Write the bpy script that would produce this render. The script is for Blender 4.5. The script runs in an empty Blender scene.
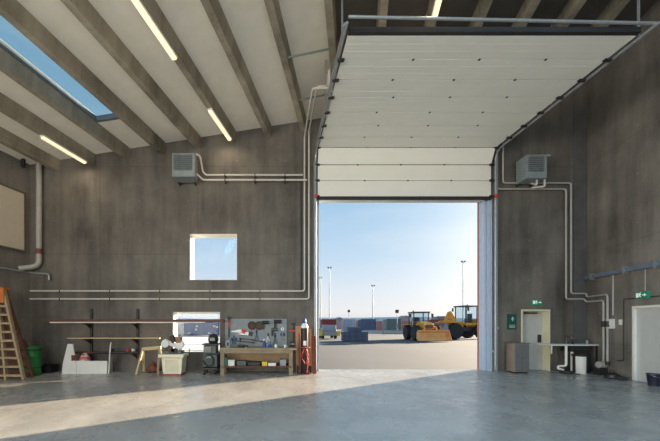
import bpy, bmesh, math, random
from mathutils import Vector, Matrix
random.seed(7)
S = bpy.context.scene
COL = S.collection

# ------------------------------------------------------------------ camera, sky, sun, exposure
F = 312.0; CX = 273.0; HY = 324.0; EYE = 1.59
D = F/29.5                                   # distance of the far wall's inner face
cam = bpy.data.cameras.new('camera'); co = bpy.data.objects.new('camera', cam); COL.objects.link(co)
co.location = (0, 0, EYE); co.rotation_euler = (math.pi/2, 0, 0)
cam.sensor_width = 36; cam.lens = F/660*36
cam.shift_x = (330-CX)/660; cam.shift_y = (HY-220.5)/660
cam.clip_start = .05; cam.clip_end = 6000
S.camera = co
S.view_settings.view_transform = 'Standard'; S.view_settings.look = 'None'
S.view_settings.gamma = 1; S.view_settings.use_curve_mapping = False
S.view_settings.exposure = 0.0
S.cycles.max_bounces = 10; S.cycles.diffuse_bounces = 7; S.cycles.use_denoising = True
S.cycles.sample_clamp_indirect = 6

def c(r, g, b, a=1):
    f = lambda v: (v/255/12.92) if v/255 <= .04045 else ((v/255+.055)/1.055)**2.4
    return (f(r), f(g), f(b), a)

SUN_EL = math.radians(10.5)
sdir = Vector((.855*math.cos(SUN_EL), .517*math.cos(SUN_EL), math.sin(SUN_EL))).normalized()   # towards the sun
w = bpy.data.worlds.new('sky'); S.world = w; w.use_nodes = True
nt = w.node_tree; nt.nodes.clear()
out = nt.nodes.new('ShaderNodeOutputWorld'); bg = nt.nodes.new('ShaderNodeBackground')
tc = nt.nodes.new('ShaderNodeTexCoord'); sep = nt.nodes.new('ShaderNodeSeparateXYZ')
nt.links.new(tc.outputs['Generated'], sep.inputs[0])
rp = nt.nodes.new('ShaderNodeValToRGB'); nt.links.new(sep.outputs[2], rp.inputs[0])
el = rp.color_ramp.elements
el[0].position = 0.0; el[0].color = c(222, 226, 230)
el[1].position = 1.0; el[1].color = c(120, 165, 205)
for p, col in ((.04, c(238, 239, 240)), (.10, c(226, 236, 245)), (.20, c(197, 222, 243)), (.36, c(166, 203, 234)), (.6, c(135, 180, 216))):
    e = el.new(p); e.color = col
# soft, streaky high cloud
mp = nt.nodes.new('ShaderNodeMapping'); mp.inputs['Scale'].default_value = (2, 2, 9)
nt.links.new(tc.outputs['Generated'], mp.inputs[0])
nz = nt.nodes.new('ShaderNodeTexNoise'); nz.inputs['Scale'].default_value = 1.5; nz.inputs['Detail'].default_value = 4
nt.links.new(mp.outputs[0], nz.inputs[0])
mr = nt.nodes.new('ShaderNodeMapRange'); mr.inputs[1].default_value = .5; mr.inputs[2].default_value = .8; mr.inputs[4].default_value = .25
nt.links.new(nz.outputs[0], mr.inputs[0])
mx = nt.nodes.new('ShaderNodeMix'); mx.data_type = 'RGBA'; nt.links.new(mr.outputs[0], mx.inputs[0])
nt.links.new(rp.outputs[0], mx.inputs[6]); mx.inputs[7].default_value = c(240, 243, 246)
# glow of the air around the low sun
dt = nt.nodes.new('ShaderNodeVectorMath'); dt.operation = 'DOT_PRODUCT'
nt.links.new(tc.outputs['Generated'], dt.inputs[0]); dt.inputs[1].default_value = sdir
pw = nt.nodes.new('ShaderNodeMath'); pw.operation = 'POWER'; pw.use_clamp = True
mxm = nt.nodes.new('ShaderNodeMath'); mxm.operation = 'MAXIMUM'; mxm.inputs[1].default_value = 0
nt.links.new(dt.outputs['Value'], mxm.inputs[0]); nt.links.new(mxm.outputs[0], pw.inputs[0]); pw.inputs[1].default_value = 14
ad = nt.nodes.new('ShaderNodeMix'); ad.data_type = 'RGBA'; ad.blend_type = 'ADD'
nt.links.new(pw.outputs[0], ad.inputs[0]); nt.links.new(mx.outputs[2], ad.inputs[6]); ad.inputs[7].default_value = (1.6, 1.3, .95, 1)
nt.links.new(ad.outputs[2], bg.inputs[0]); bg.inputs[1].default_value = 1.0
nt.links.new(bg.outputs[0], out.inputs[0])

sl = bpy.data.lights.new('sun', 'SUN'); so = bpy.data.objects.new('sun', sl); COL.objects.link(so)
sl.energy = 25.5; sl.color = (1, .83, .62); sl.angle = math.radians(.5)
so.rotation_euler = sdir.to_track_quat('Z', 'Y').to_euler(); so.location = (30, 30, 12)
LAMP_W = 16.0                                # watts of each ceiling lamp
LAMP_COL = (1, .80, .58)
ROOF_FILL_W = 300.0                                # watts of each fill lamp in the added, unseen roof windows
ROOF_FILL_COL = (.32, .66, 1.0)

# fill lamps added out of view behind the viewer: two in the rear wall, one in the left wall
def fill_light(loc, rot, sx, sy, watt, col):
    l = bpy.data.lights.new('door_fill_light', 'AREA'); l.shape = 'RECTANGLE'; l.size = sx; l.size_y = sy; l.energy = watt; l.color = col
    o = bpy.data.objects.new('door_fill_light', l); COL.objects.link(o); o.location = loc; o.rotation_euler = rot
DOOR_FILL_COL = (1, .94, .84)                         # warm tint of the added fill lamps
fill_light((-14.10, -6, 3.0), (math.radians(110), 0, math.radians(-90)), 6.6, 5.6, 3000, DOOR_FILL_COL)
fill_light((-9.3, -12.9, 3.0), (math.radians(105), 0, 0), 6.4, 5.6, 800, DOOR_FILL_COL)
fill_light((-.2, -12.9, 3.0), (math.radians(105), 0, 0), 6.4, 5.6, 800, DOOR_FILL_COL)

# ------------------------------------------------------------------ helpers
def wx(px, Y): return (px-CX)*Y/F
def wz(py, Y): return EYE+(HY-py)*Y/F
def P(px, py, Y): return Vector((wx(px, Y), Y, wz(py, Y)))
SK = .263                                    # the hall's side walls and beams run askew to the door wall
def skx(xp, Y): return xp+SK*(Y-D)
XL, XR = -8.24, 10.64
def roofz(xp): return 6.78+.16*(xp+7.3)      # underside of the beams
YB = -13.0

MATS = {}
def mat(name, col, rough=.7, metal=0, var=.12, scale=6, bump=.0, emit=None, es=1, spec=.5, col2=None, stretch=None):
    if name in MATS: return MATS[name]
    m = bpy.data.materials.new(name); m.use_nodes = True; n = m.node_tree; b = n.nodes['Principled BSDF']
    b.inputs['Roughness'].default_value = rough; b.inputs['Metallic'].default_value = metal
    b.inputs['Specular IOR Level'].default_value = spec
    t = n.nodes.new('ShaderNodeTexCoord'); nz = n.nodes.new('ShaderNodeTexNoise')
    nz.inputs['Scale'].default_value = scale; nz.inputs['Detail'].default_value = 5
    if stretch:
        mp = n.nodes.new('ShaderNodeMapping'); mp.inputs['Scale'].default_value = stretch
        n.links.new(t.outputs['Object'], mp.inputs[0]); n.links.new(mp.outputs[0], nz.inputs[0])
    else: n.links.new(t.outputs['Object'], nz.inputs[0])
    r = n.nodes.new('ShaderNodeValToRGB'); n.links.new(nz.outputs[0], r.inputs[0])
    r.color_ramp.elements[0].position = .3; r.color_ramp.elements[1].position = .7
    k = col2 or tuple(v*(1-var) for v in col[:3])+(1,)
    r.color_ramp.elements[0].color = k; r.color_ramp.elements[1].color = tuple(min(1, v*(1+var)) for v in col[:3])+(1,)
    n.links.new(r.outputs[0], b.inputs['Base Color'])
    if bump:
        bp = n.nodes.new('ShaderNodeBump'); bp.inputs['Strength'].default_value = bump; bp.inputs['Distance'].default_value = .02
        n.links.new(nz.outputs[0], bp.inputs['Height']); n.links.new(bp.outputs[0], b.inputs['Normal'])
    if emit:
        b.inputs['Emission Color'].default_value = emit; b.inputs['Emission Strength'].default_value = es
    MATS[name] = m; return m

def glass(name, tint=(1, 1, 1, 1)):
    m = bpy.data.materials.new(name); m.use_nodes = True; n = m.node_tree; n.nodes.clear()
    o = n.nodes.new('ShaderNodeOutputMaterial'); mi = n.nodes.new('ShaderNodeMixShader')
    t = n.nodes.new('ShaderNodeBsdfTransparent'); t.inputs[0].default_value = tint
    g = n.nodes.new('ShaderNodeBsdfGlossy'); g.inputs['Roughness'].default_value = .02
    f = n.nodes.new('ShaderNodeLayerWeight'); f.inputs[0].default_value = .5
    p = n.nodes.new('ShaderNodeMath'); p.operation = 'POWER'; n.links.new(f.outputs['Facing'], p.inputs[0]); p.inputs[1].default_value = 5
    q = n.nodes.new('ShaderNodeMapRange'); n.links.new(p.outputs[0], q.inputs[0]); q.inputs[3].default_value = .012; q.inputs[4].default_value = .6
    n.links.new(q.outputs[0], mi.inputs[0]); n.links.new(t.outputs[0], mi.inputs[1]); n.links.new(g.outputs[0], mi.inputs[2])
    n.links.new(mi.outputs[0], o.inputs[0]); MATS[name] = m; return m

def concrete(name, base, axis, pw=1.65, ph=1.35, rough=.75, ties=True):
    """cast concrete: cloudy tone, vertical weather streaks, formwork joints and tie holes"""
    m = bpy.data.materials.new(name); m.use_nodes = True; n = m.node_tree; b = n.nodes['Principled BSDF']
    L = n.links.new; N = n.nodes.new
    b.inputs['Roughness'].default_value = rough
    t = N('ShaderNodeTexCoord'); s = N('ShaderNodeSeparateXYZ'); L(t.outputs['Object'], s.inputs[0])
    def noise(sc, det, st=None):
        q = N('ShaderNodeTexNoise'); q.inputs['Scale'].default_value = sc; q.inputs['Detail'].default_value = det
        q.inputs['Roughness'].default_value = .6
        if st:
            mp = N('ShaderNodeMapping'); mp.inputs['Scale'].default_value = st; L(t.outputs['Object'], mp.inputs[0]); L(mp.outputs[0], q.inputs[0])
        else: L(t.outputs['Object'], q.inputs[0])
        return q.outputs[0]
    def mth(op, a, bb=None, cc=None):
        q = N('ShaderNodeMath'); q.operation = op
        for i, v in enumerate((a, bb, cc)):
            if v is None: continue
            if isinstance(v, (int, float)): q.inputs[i].default_value = v
            else: L(v, q.inputs[i])
        return q.outputs[0]
    cloud = noise(.7, 6); streak = noise(1.0, 5, (3.0, 3.0, .35)); fine = noise(30, 3)
    v = mth('ADD', mth('MULTIPLY', cloud, .9), mth('ADD', mth('MULTIPLY', streak, .7), mth('MULTIPLY', fine, .25)))
    v = mth('ADD', mth('MULTIPLY', mth('SUBTRACT', v, .925), 1.9), 1.0)
    a = s.outputs[axis]; z = s.outputs[2]
    def line(q, per, wd, off=0):
        fr = mth('FRACT', mth('DIVIDE', mth('ADD', q, 100*per+off), per))
        return mth('LESS_THAN', mth('ABSOLUTE', mth('SUBTRACT', fr, .5)), wd/per/2)
    big = line(a, pw*2, .035, pw*.55)
    hz = line(z, ph*2.2, .03, .5)
    j = mth('MAXIMUM', big, hz)
    v = mth('MULTIPLY', v, mth('SUBTRACT', 1, mth('MULTIPLY', j, .16)))
    if ties:
        fx = mth('SUBTRACT', mth('FRACT', mth('DIVIDE', mth('ADD', a, 100*pw+.4), pw)), .5)
        fz = mth('SUBTRACT', mth('FRACT', mth('DIVIDE', mth('ADD', z, 100*ph+.3), ph)), .5)
        d = mth('ADD', mth('POWER', mth('MULTIPLY', fx, pw), 2), mth('POWER', mth('MULTIPLY', fz, ph), 2))
        tie = mth('LESS_THAN', d, .028**2)
        v = mth('MULTIPLY', v, mth('ADD', 1, mth('MULTIPLY', tie, .45)))
    mx = N('ShaderNodeMix'); mx.data_type = 'RGBA'; mx.blend_type = 'MULTIPLY'; mx.inputs[0].default_value = 1
    mx.inputs[6].default_value = base
    cmb = N('ShaderNodeCombineColor'); L(v, cmb.inputs[0]); L(v, cmb.inputs[1]); L(v, cmb.inputs[2])
    L(cmb.outputs[0], mx.inputs[7]); L(mx.outputs[2], b.inputs['Base Color'])
    bp = N('ShaderNodeBump'); bp.inputs['Strength'].default_value = .25; bp.inputs['Distance'].default_value = .01
    L(fine, bp.inputs['Height']); L(bp.outputs[0], b.inputs['Normal'])
    MATS[name] = m; return m

def worldloc(o):
    v = Vector((0, 0, 0))
    while o: v = v+Vector(o.location); o = o.parent
    return v
class MB:
    def __init__(s): s.bm = bmesh.new()
    def _add(s, vs, fs):
        bv = [s.bm.verts.new(v) for v in vs]
        for f in fs:
            try: s.bm.faces.new([bv[i] for i in f])
            except ValueError: pass
        return s
    def box(s, x0, x1, y0, y1, z0, z1, M=None):
        vs = [Vector((x, y, z)) for z in (z0, z1) for y in (y0, y1) for x in (x0, x1)]
        if M: vs = [M@v for v in vs]
        return s._add(vs, [(0, 2, 3, 1), (4, 5, 7, 6), (0, 1, 5, 4), (1, 3, 7, 5), (3, 2, 6, 7), (2, 0, 4, 6)])
    def bar(s, p, q, wd, ht=None, up=Vector((0, 0, 1))):
        p, q = Vector(p), Vector(q); d = (q-p).normalized(); ht = ht or wd
        if abs(d.dot(up)) > .98: up = Vector((0, 1, 0))
        a = d.cross(up).normalized()*wd/2; b = a.cross(d).normalized()*ht/2
        vs = [p-a-b, p+a-b, p+a+b, p-a+b, q-a-b, q+a-b, q+a+b, q-a+b]
        return s._add(vs, [(3, 2, 1, 0), (4, 5, 6, 7), (0, 1, 5, 4), (1, 2, 6, 5), (2, 3, 7, 6), (3, 0, 4, 7)])
    def cyl(s, p, q, r, r2=None, n=14):
        p, q = Vector(p), Vector(q); d = (q-p).normalized(); r2 = r if r2 is None else r2
        up = Vector((0, 0, 1)) if abs(d.z) < .9 else Vector((1, 0, 0))
        a = d.cross(up).normalized(); b = d.cross(a)
        vs = [p+(a*math.cos(t)+b*math.sin(t))*r for t in [2*math.pi*i/n for i in range(n)]]
        vs += [q+(a*math.cos(t)+b*math.sin(t))*r2 for t in [2*math.pi*i/n for i in range(n)]]
        return s._add(vs, [(i, (i+1) % n, n+(i+1) % n, n+i) for i in range(n)]+[tuple(range(n))[::-1], tuple(range(n, 2*n))])
    def lathe(s, prof, o=(0, 0, 0), n=20, ax=None):
        """prof: list of (radius, height) about local z, optional axis matrix"""
        vs = []; o = Vector(o)
        for r, h in prof:
            for i in range(n):
                t = 2*math.pi*i/n; v = Vector((r*math.cos(t), r*math.sin(t), h))
                if ax: v = ax@v
                vs.append(o+v)
        m = len(prof); fs = [(k*n+i, k*n+(i+1) % n, (k+1)*n+(i+1) % n, (k+1)*n+i) for k in range(m-1) for i in range(n)]
        fs += [tuple(range(n))[::-1], tuple(range((m-1)*n, m*n))]
        return s._add(vs, fs)
    def tube(s, pts, r, n=8, fillet=.1, seg=5):
        pts = [Vector(p) for p in pts]; path = [pts[0]]
        for i in range(1, len(pts)-1):
            a, b, d = pts[i-1], pts[i], pts[i+1]
            u = (a-b); v = (d-b); fl = min(fillet, u.length*.45, v.length*.45)
            u = b+u.normalized()*fl; v = b+v.normalized()*fl
            for k in range(seg+1):
                t = k/seg; path.append(u*(1-t)**2+b*2*t*(1-t)+v*t*t)
        path.append(pts[-1]); rings = []
        ref = None
        for i, p in enumerate(path):
            d = (path[min(i+1, len(path)-1)]-path[max(i-1, 0)]).normalized()
            if ref is None:
                ref = d.cross(Vector((0, 0, 1)) if abs(d.z) < .9 else Vector((1, 0, 0))).normalized()
            ref = (ref-d*ref.dot(d)).normalized(); b = d.cross(ref)
            rings += [p+(ref*math.cos(t)+b*math.sin(t))*r for t in [2*math.pi*j/n for j in range(n)]]
        m = len(path)
        fs = [(k*n+i, k*n+(i+1) % n, (k+1)*n+(i+1) % n, (k+1)*n+i) for k in range(m-1) for i in range(n)]
        fs += [tuple(range(n))[::-1], tuple(range((m-1)*n, m*n))]
        return s._add(rings, fs)
    def prism(s, poly, y0, y1, M=None):
        """poly of (x,z) extruded along y"""
        n = len(poly); vs = [Vector((x, y0, z)) for x, z in poly]+[Vector((x, y1, z)) for x, z in poly]
        if M: vs = [M@v for v in vs]
        return s._add(vs, [tuple(range(n)), tuple(range(n, 2*n))[::-1]]+[(i, n+i, n+(i+1) % n, (i+1) % n) for i in range(n)])
    def poly(s, pts): return s._add([Vector(p) for p in pts], [tuple(range(len(pts)))])
    def build(s, name, m, parent=None, bevel=0, smooth=False, label=None, local=False, kind=None):
        bm = s.bm; bmesh.ops.remove_doubles(bm, verts=bm.verts, dist=1e-5)
        bmesh.ops.recalc_face_normals(bm, faces=bm.faces)
        me = bpy.data.meshes.new(name)
        o = bpy.data.objects.new(name, me); COL.objects.link(o)
        if parent:
            if not local: bmesh.ops.translate(bm, verts=bm.verts, vec=-worldloc(parent))
            o.parent = parent
        elif not local:
            v0 = [v.co for v in bm.verts]
            mn = Vector([min(v[i] for v in v0) for i in range(3)]); mxv = Vector([max(v[i] for v in v0) for i in range(3)])
            org = Vector(((mn.x+mxv.x)/2, (mn.y+mxv.y)/2, mn.z))
            bmesh.ops.translate(bm, verts=bm.verts, vec=-org); o.location = org
        bm.to_mesh(me); bm.free()
        me.materials.append(MATS[m] if isinstance(m, str) else m)
        if smooth:
            for p in me.polygons: p.use_smooth = True
            try: me.set_sharp_from_angle(angle=math.radians(40))
            except Exception: pass
        if bevel:
            md = o.modifiers.new('bevel', 'BEVEL'); md.width = bevel; md.segments = 2; md.limit_method = 'ANGLE'
        if label: o['label'] = label
        if kind: o['kind'] = kind
        return o
def tag(o, label, cat, group=None):
    o['label'] = label; o['category'] = cat
    if group: o['group'] = group
    return o
def thing(name, label, cat, loc, group=None):
    o = bpy.data.objects.new(name, None); COL.objects.link(o); o.location = loc; o.empty_display_size = .1
    return tag(o, label, cat, group)
def struct(name, loc=(0, 0, 0)):
    o = bpy.data.objects.new(name, None); COL.objects.link(o); o.location = loc; o['kind'] = 'structure'; return o
def copy_tree(o, parent=None):
    k = o.copy(); COL.objects.link(k); k.parent = parent
    for ch in list(o.children): copy_tree(ch, k)
    return k
def grid(us, vs, solid, f0, f1):
    """solid slab with openings: cells (i,j) where solid(i,j); f0/f1 map (u,v) to near and far faces"""
    b = MB(); bm = b.bm; A = {}; B = {}
    def va(i, j):
        if (i, j) not in A: A[i, j] = bm.verts.new(f0(us[i], vs[j]))
        return A[i, j]
    def vb(i, j):
        if (i, j) not in B: B[i, j] = bm.verts.new(f1(us[i], vs[j]))
        return B[i, j]
    n, m = len(us)-1, len(vs)-1
    ok = lambda i, j: 0 <= i < n and 0 <= j < m and solid(i, j)
    for i in range(n):
        for j in range(m):
            if not ok(i, j): continue
            bm.faces.new((va(i, j), va(i+1, j), va(i+1, j+1), va(i, j+1)))
            bm.faces.new((vb(i, j), vb(i, j+1), vb(i+1, j+1), vb(i+1, j)))
            for (di, dj, p, q) in ((-1, 0, (i, j), (i, j+1)), (1, 0, (i+1, j), (i+1, j+1)), (0, -1, (i, j), (i+1, j)), (0, 1, (i, j+1), (i+1, j+1))):
                if not ok(i+di, j+dj): bm.faces.new((va(*p), va(*q), vb(*q), vb(*p)))
    return b
def slab(us, vs, holes, f0, f1):
    U = sorted(set(us+[h[k] for h in holes for k in (0, 1)])); V = sorted(set(vs+[h[k] for h in holes for k in (2, 3)]))
    def solid(i, j):
        u = (U[i]+U[i+1])/2; v = (V[j]+V[j+1])/2
        return not any(h[0] < u < h[1] and h[2] < v < h[3] for h in holes)
    return grid(U, V, solid, f0, f1)

# ------------------------------------------------------------------ materials
concrete('concrete_wall', c(98, 93, 86), 0)
concrete('concrete_side_wall', c(118, 113, 106), 1)
concrete('concrete_beam', c(146, 138, 122), 1, ties=False)
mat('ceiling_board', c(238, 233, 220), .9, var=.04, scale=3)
mat('galvanised', c(165, 170, 172), .4, .6, var=.12, scale=20)
mat('pipe_white', c(196, 192, 184), .45, .0, var=.05)
mat('pipe_grey', c(168, 166, 160), .5, .1, var=.06)
mat('door_panel', c(228, 228, 219), .55, var=.02, scale=2)
mat('dark_rubber', c(38, 38, 40), .7)
mat('dark_steel', c(58, 56, 55), .55, .5)
mat('brown_paint', c(82, 52, 42), .6)
mat('white_paint', c(226, 226, 220), .5, var=.03)
mat('reveal_white', c(232, 230, 222), .6, var=.02)
mat('reveal_cream', c(214, 208, 176), .6, var=.03)
mat('grey_paint', c(140, 146, 150), .5, var=.05)
mat('frame_blue_grey', c(96, 108, 116), .6)
mat('tube_light', c(255, 235, 200), .5, emit=(1, .76, .48, 1), es=1.1, var=0)
glass('window_glass', (.96, .98, .99, 1)); glass('skylight_glass', (.86, .90, .88, 1)); glass('vehicle_glass', (.84, .90, .93, 1))

# floor: trowelled concrete with stains and wear
def floor_mat():
    m = bpy.data.materials.new('floor_concrete'); m.use_nodes = True; n = m.node_tree; b = n.nodes['Principled BSDF']; L = n.links.new; N = n.nodes.new
    t = N('ShaderNodeTexCoord')
    def noise(sc, det, st=(1, 1, 1), r=.6, dist=0):
        mp = N('ShaderNodeMapping'); mp.inputs['Scale'].default_value = st; mp.inputs['Rotation'].default_value = (0, 0, .5); L(t.outputs['Object'], mp.inputs[0])
        q = N('ShaderNodeTexNoise'); q.inputs['Scale'].default_value = sc; q.inputs['Detail'].default_value = det; q.inputs['Roughness'].default_value = r
        q.inputs['Distortion'].default_value = dist; L(mp.outputs[0], q.inputs[0]); return q.outputs[0]
    def ramp(x, p0, c0, p1, c1):
        r = N('ShaderNodeValToRGB'); L(x, r.inputs[0]); e = r.color_ramp.elements
        e[0].position = p0; e[0].color = c0; e[1].position = p1; e[1].color = c1; return r.outputs[0]
    base = ramp(noise(.8, 8, dist=.6), .3, c(142, 139, 134), .7, c(172, 168, 162))
    sp = ramp(noise(2.6, 6, (1, .5, 1), .7, .3), .55, (1, 1, 1, 1), .82, (.62, .64, .66, 1))
    sc = ramp(noise(7, 5, (.25, 2.2, 1), .65), .60, (1, 1, 1, 1), .72, (1.18, 1.18, 1.2, 1))
    def mul(a, bb):
        q = N('ShaderNodeMix'); q.data_type = 'RGBA'; q.blend_type = 'MULTIPLY'; q.inputs[0].default_value = 1; L(a, q.inputs[6]); L(bb, q.inputs[7]); return q.outputs[2]
    L(mul(mul(base, sp), sc), b.inputs['Base Color'])
    rr = ramp(noise(1.6, 5), .3, (.2, .2, .2, 1), .7, (.38, .38, .38, 1)); L(rr, b.inputs['Roughness'])
    bp = N('ShaderNodeBump'); bp.inputs['Strength'].default_value = .15; bp.inputs['Distance'].default_value = .01
    L(noise(14, 4), bp.inputs['Height']); L(bp.outputs[0], b.inputs['Normal'])
    MATS['floor_concrete'] = m
floor_mat()
mat('ground_asphalt', c(72, 76, 82), .9, var=.14, scale=.35, stretch=(1, .6, 1))

# ------------------------------------------------------------------ the hall
WT = .35
XDL, XDR, ZD = wx(318, D), wx(488, D), wz(197, D)          # big opening
U1 = (wx(190, D), wx(237, D), wz(280, D), wz(234, D))
U2 = (wx(173, D), wx(220, D), wz(352, D), wz(312, D))
PD = (wx(521, D), wx(550, D), 0, wz(309.5, D))
TOP = 99.
def zt(x, z, dY=0): return roofz(x)+.42 if z == TOP else z
slab([XL-.6, XR+.6], [0, TOP], [(XDL, XDR, 0, ZD), (U1[0], U1[1], U1[2], U1[3]), (U2[0], U2[1], U2[2], U2[3]), PD],
     lambda x, z: (x, D, zt(x, z)), lambda x, z: (x, D+WT, zt(x, z))).build('wall_back', 'concrete_wall', kind='structure', local=True)
# left side wall
slab([YB, D], [0, TOP], [(-9.5, -2.5, 0, 5.9)], lambda y, z: (skx(XL, y), y, zt(XL, z)), lambda y, z: (skx(XL, y)-WT, y, zt(XL, z))).build('wall_left', 'concrete_side_wall', kind='structure', local=True)  # opening added behind the viewer to let fill light in
def rwY(px, off=0):                                        # where a picture column meets the right wall
    return (XR-off-SK*D)/((px-CX)/F-SK)
SD1, SD0 = rwY(633), rwY(633)-1.05; SDH = 2.09
slab([YB, D], [0, TOP], [(SD0, SD1, 0, SDH)], lambda y, z: (skx(XR, y), y, zt(XR, z)), lambda y, z: (skx(XR, y)+WT, y, zt(XR, z))).build('wall_right', 'concrete_side_wall', kind='structure', local=True)
# rear wall with two tall openings added behind the viewer for fill light
xl, xr = skx(XL, YB), skx(XR, YB)
slab([xl-.4, xr+.4], [0, TOP], [(xl+1.4, xl+8.2, 0, 5.9), (xr-8.2, xr-1.4, 0, 5.9)],
     lambda x, z: (x, YB, roofz(x-SK*(YB-D))+.42 if z == TOP else z), lambda x, z: (x, YB-WT, roofz(x-SK*(YB-D))+.42 if z == TOP else z)).build('wall_rear', 'concrete_wall', kind='structure', local=True)
MB().poly([(skx(XL-.2, YB-.5), YB-.5, 0), (skx(XR+.2, YB-.5), YB-.5, 0), (XR+.2, D, 0), (XDR, D, 0), (XDR, D+WT, 0), (XDL, D+WT, 0), (XDL, D, 0), (XL-.2, D, 0)]).build('floor', 'floor_concrete', kind='structure', local=True)
MB().poly([(-900, D+WT, -.02), (1500, D+WT, -.02), (1500, 2600, -.02), (-900, 2600, -.02)]).build('ground', 'ground_asphalt', kind='structure', local=True)
MB().poly([(-60, -90, -.02), (60, -90, -.02), (60, YB-.35, -.02), (-60, YB-.35, -.02)]).build('ground', 'ground_asphalt', kind='structure', local=True)

# roof deck, open at the skylights
BK = [wx(57, D)+1.193*k for k in range(-1, 16)]; BK = [x for x in BK if XL+.0 < x-.12 or x < XL+.1]; BK = [x for x in BK if XL < x < XR-.1]
def bay(k): return BK[k]+.11, BK[k+1]-.11
kb = min(range(len(BK)), key=lambda i: abs(BK[i]-wx(128, D)))
SKY = [(bay(kb), 3.6, 9.2), (bay(kb), -9, 1.0), (bay(kb+4), -9, 3.5), (bay(kb+7), -9, 4.2), (bay(kb+9), -9, 4.6), (bay(kb+11), -9, 4.6)]  # first is the visible skylight; the others are added, unseen, for fill light
rz = lambda x: roofz(x)+.36
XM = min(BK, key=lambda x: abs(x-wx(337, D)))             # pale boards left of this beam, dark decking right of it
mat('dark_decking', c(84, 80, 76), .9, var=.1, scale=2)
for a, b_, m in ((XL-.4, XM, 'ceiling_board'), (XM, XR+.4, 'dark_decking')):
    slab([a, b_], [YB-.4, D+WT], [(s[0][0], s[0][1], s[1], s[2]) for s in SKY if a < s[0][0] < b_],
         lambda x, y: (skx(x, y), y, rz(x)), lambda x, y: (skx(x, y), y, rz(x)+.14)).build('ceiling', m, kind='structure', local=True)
for i, (b, y0, y1) in enumerate(SKY):
    r = struct('window_%d' % (i+3), (skx(b[0], y0), y0, rz(b[0])))
    slab([b[0], b[1]], [y0, y1], [(b[0]+.05, b[1]-.05, y0+.05, y1-.08)],
         lambda x, y: (skx(x, y), y, rz(x)-.01), lambda x, y: (skx(x, y), y, rz(x)+.13)).build('window_frame', 'frame_blue_grey', r)
    if i:  # fill lamp in each added roof window
        l = bpy.data.lights.new('fill_light', 'AREA'); l.shape = 'RECTANGLE'; l.size = b[1]-b[0]-.12; l.size_y = y1-y0-.3; l.energy = ROOF_FILL_W; l.color = ROOF_FILL_COL
        lo = bpy.data.objects.new('fill_light', l); COL.objects.link(lo); xm = (b[0]+b[1])/2; ym = (y0+y1)/2
        lo.location = (skx(xm, ym), ym, rz(xm)+.08); lo.rotation_euler = (0, 0, -math.atan2(SK, 1))
    slab([b[0]+.05, b[1]-.05], [y0+.05, y1-.08], [], lambda x, y: (skx(x, y), y, rz(x)+.10), lambda x, y: (skx(x, y), y, rz(x)+.11)).build('pane', 'skylight_glass', r)
for k, x in enumerate(BK):
    b = MB(); z = roofz(x); pr = [(-.085, z), (.085, z), (.12, z+.37), (-.12, z+.37)]
    b._add([Vector((skx(x+u, YB-.2), YB-.2, h)) for u, h in pr]+[Vector((skx(x+u, D), D, h)) for u, h in pr],
           [(0, 1, 2, 3), (7, 6, 5, 4), (0, 4, 5, 1), (1, 5, 6, 2), (2, 6, 7, 3), (3, 7, 4, 0)])
    b.build('ceiling_beam', 'concrete_beam', kind='structure', local=True)

# windows in the far wall
def window(n, u, reveal):
    x0, x1, z0, z1 = u; r = struct('window_%d' % n, ((x0+x1)/2, D, z0))
    e = .012
    slab([x0-.0, x1+.0], [z0, z1], [(x0+e, x1-e, z0+e, z1-e)], lambda x, z: (x, D-.004, z), lambda x, z: (x, D+WT-.07, z)).build('window_reveal', reveal, r)
    slab([x0, x1], [z0, z1], [(x0+.05, x1-.05, z0+.05, z1-.05)], lambda x, z: (x, D+WT-.07, z), lambda x, z: (x, D+WT-.01, z)).build('window_frame', 'white_paint', r)
    MB().box(x0+.05, x1-.05, D+WT-.045, D+WT-.035, z0+.05, z1-.05).build('pane', 'window_glass', r)
    return r
window(1, U1, 'reveal_white'); window(2, U2, 'reveal_white')

# ------------------------------------------------------------------ the overhead sectional door
mat('frame_blue', c(178, 194, 212), .45, .1, var=.04); mat('red_plastic', c(200, 60, 40), .5); mat('dark_seam', c(70, 70, 68), .7)
dr = struct('door_1', ((XDL+XDR)/2, D, 0))
YD = D-.16; XA, XB = XDL-.03, XDR-.01; ZH = 7.36; T = .045
secs = []
zb = ZD-.05
path = [(YD, zb)]
pan = .53
z = zb
while z+pan < ZH-.15: z += pan; path.append((YD, z))
# last vertical piece bends into the horizontal run
n_v = len(path)
path.append((YD-.22, ZH)); y = YD-.22
while y-.565 > 6.0: y -= .565; path.append((y, ZH))
for i in range(len(path)-1):
    (ya, za), (yb, z2) = path[i], path[i+1]
    d = Vector((0, yb-ya, z2-za)); L = d.length; d.normalize(); nrm = Vector((0, d.z, -d.y))   # towards outside/top
    M = Matrix.Translation((0, ya, za)) @ Matrix((Vector((1, 0, 0)), d, nrm)).transposed().to_4x4()
    b = MB(); g = .008
    b.box(XA, XB, g, L-g, 0, T, M)
    sec = b.build('door_panel', 'door_panel', dr, bevel=.006)
    # pressed ribs of the section
    b = MB()
    for q in (.33, .66): b.box(XA+.02, XB-.02, L*q-.004, L*q+.004, -.003, .002, M)
    b.build('rib', 'door_panel', sec)
    if i > 0:
        hb = (.25, .5, .75)
        for k, q in enumerate(hb):
            xx = XA+(XB-XA)*(q+(.02 if i % 2 else -.02))
            MB().box(xx-.022, xx+.022, -.022, .022, -.012, 0, M).build('hinge', 'dark_steel', sec)
    for xx, sgn in ((XA, -1), (XB, 1)):
        MB().cyl(M@Vector((xx+sgn*.0, 0, -.02)), M@Vector((xx+sgn*.09, 0, -.02)), .035, n=10).box(min(xx-sgn*.06, xx+sgn*.03), max(xx-sgn*.06, xx+sgn*.03), -.035, .035, -.03, 0, M).build('roller_bracket', 'dark_steel', sec)
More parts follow.
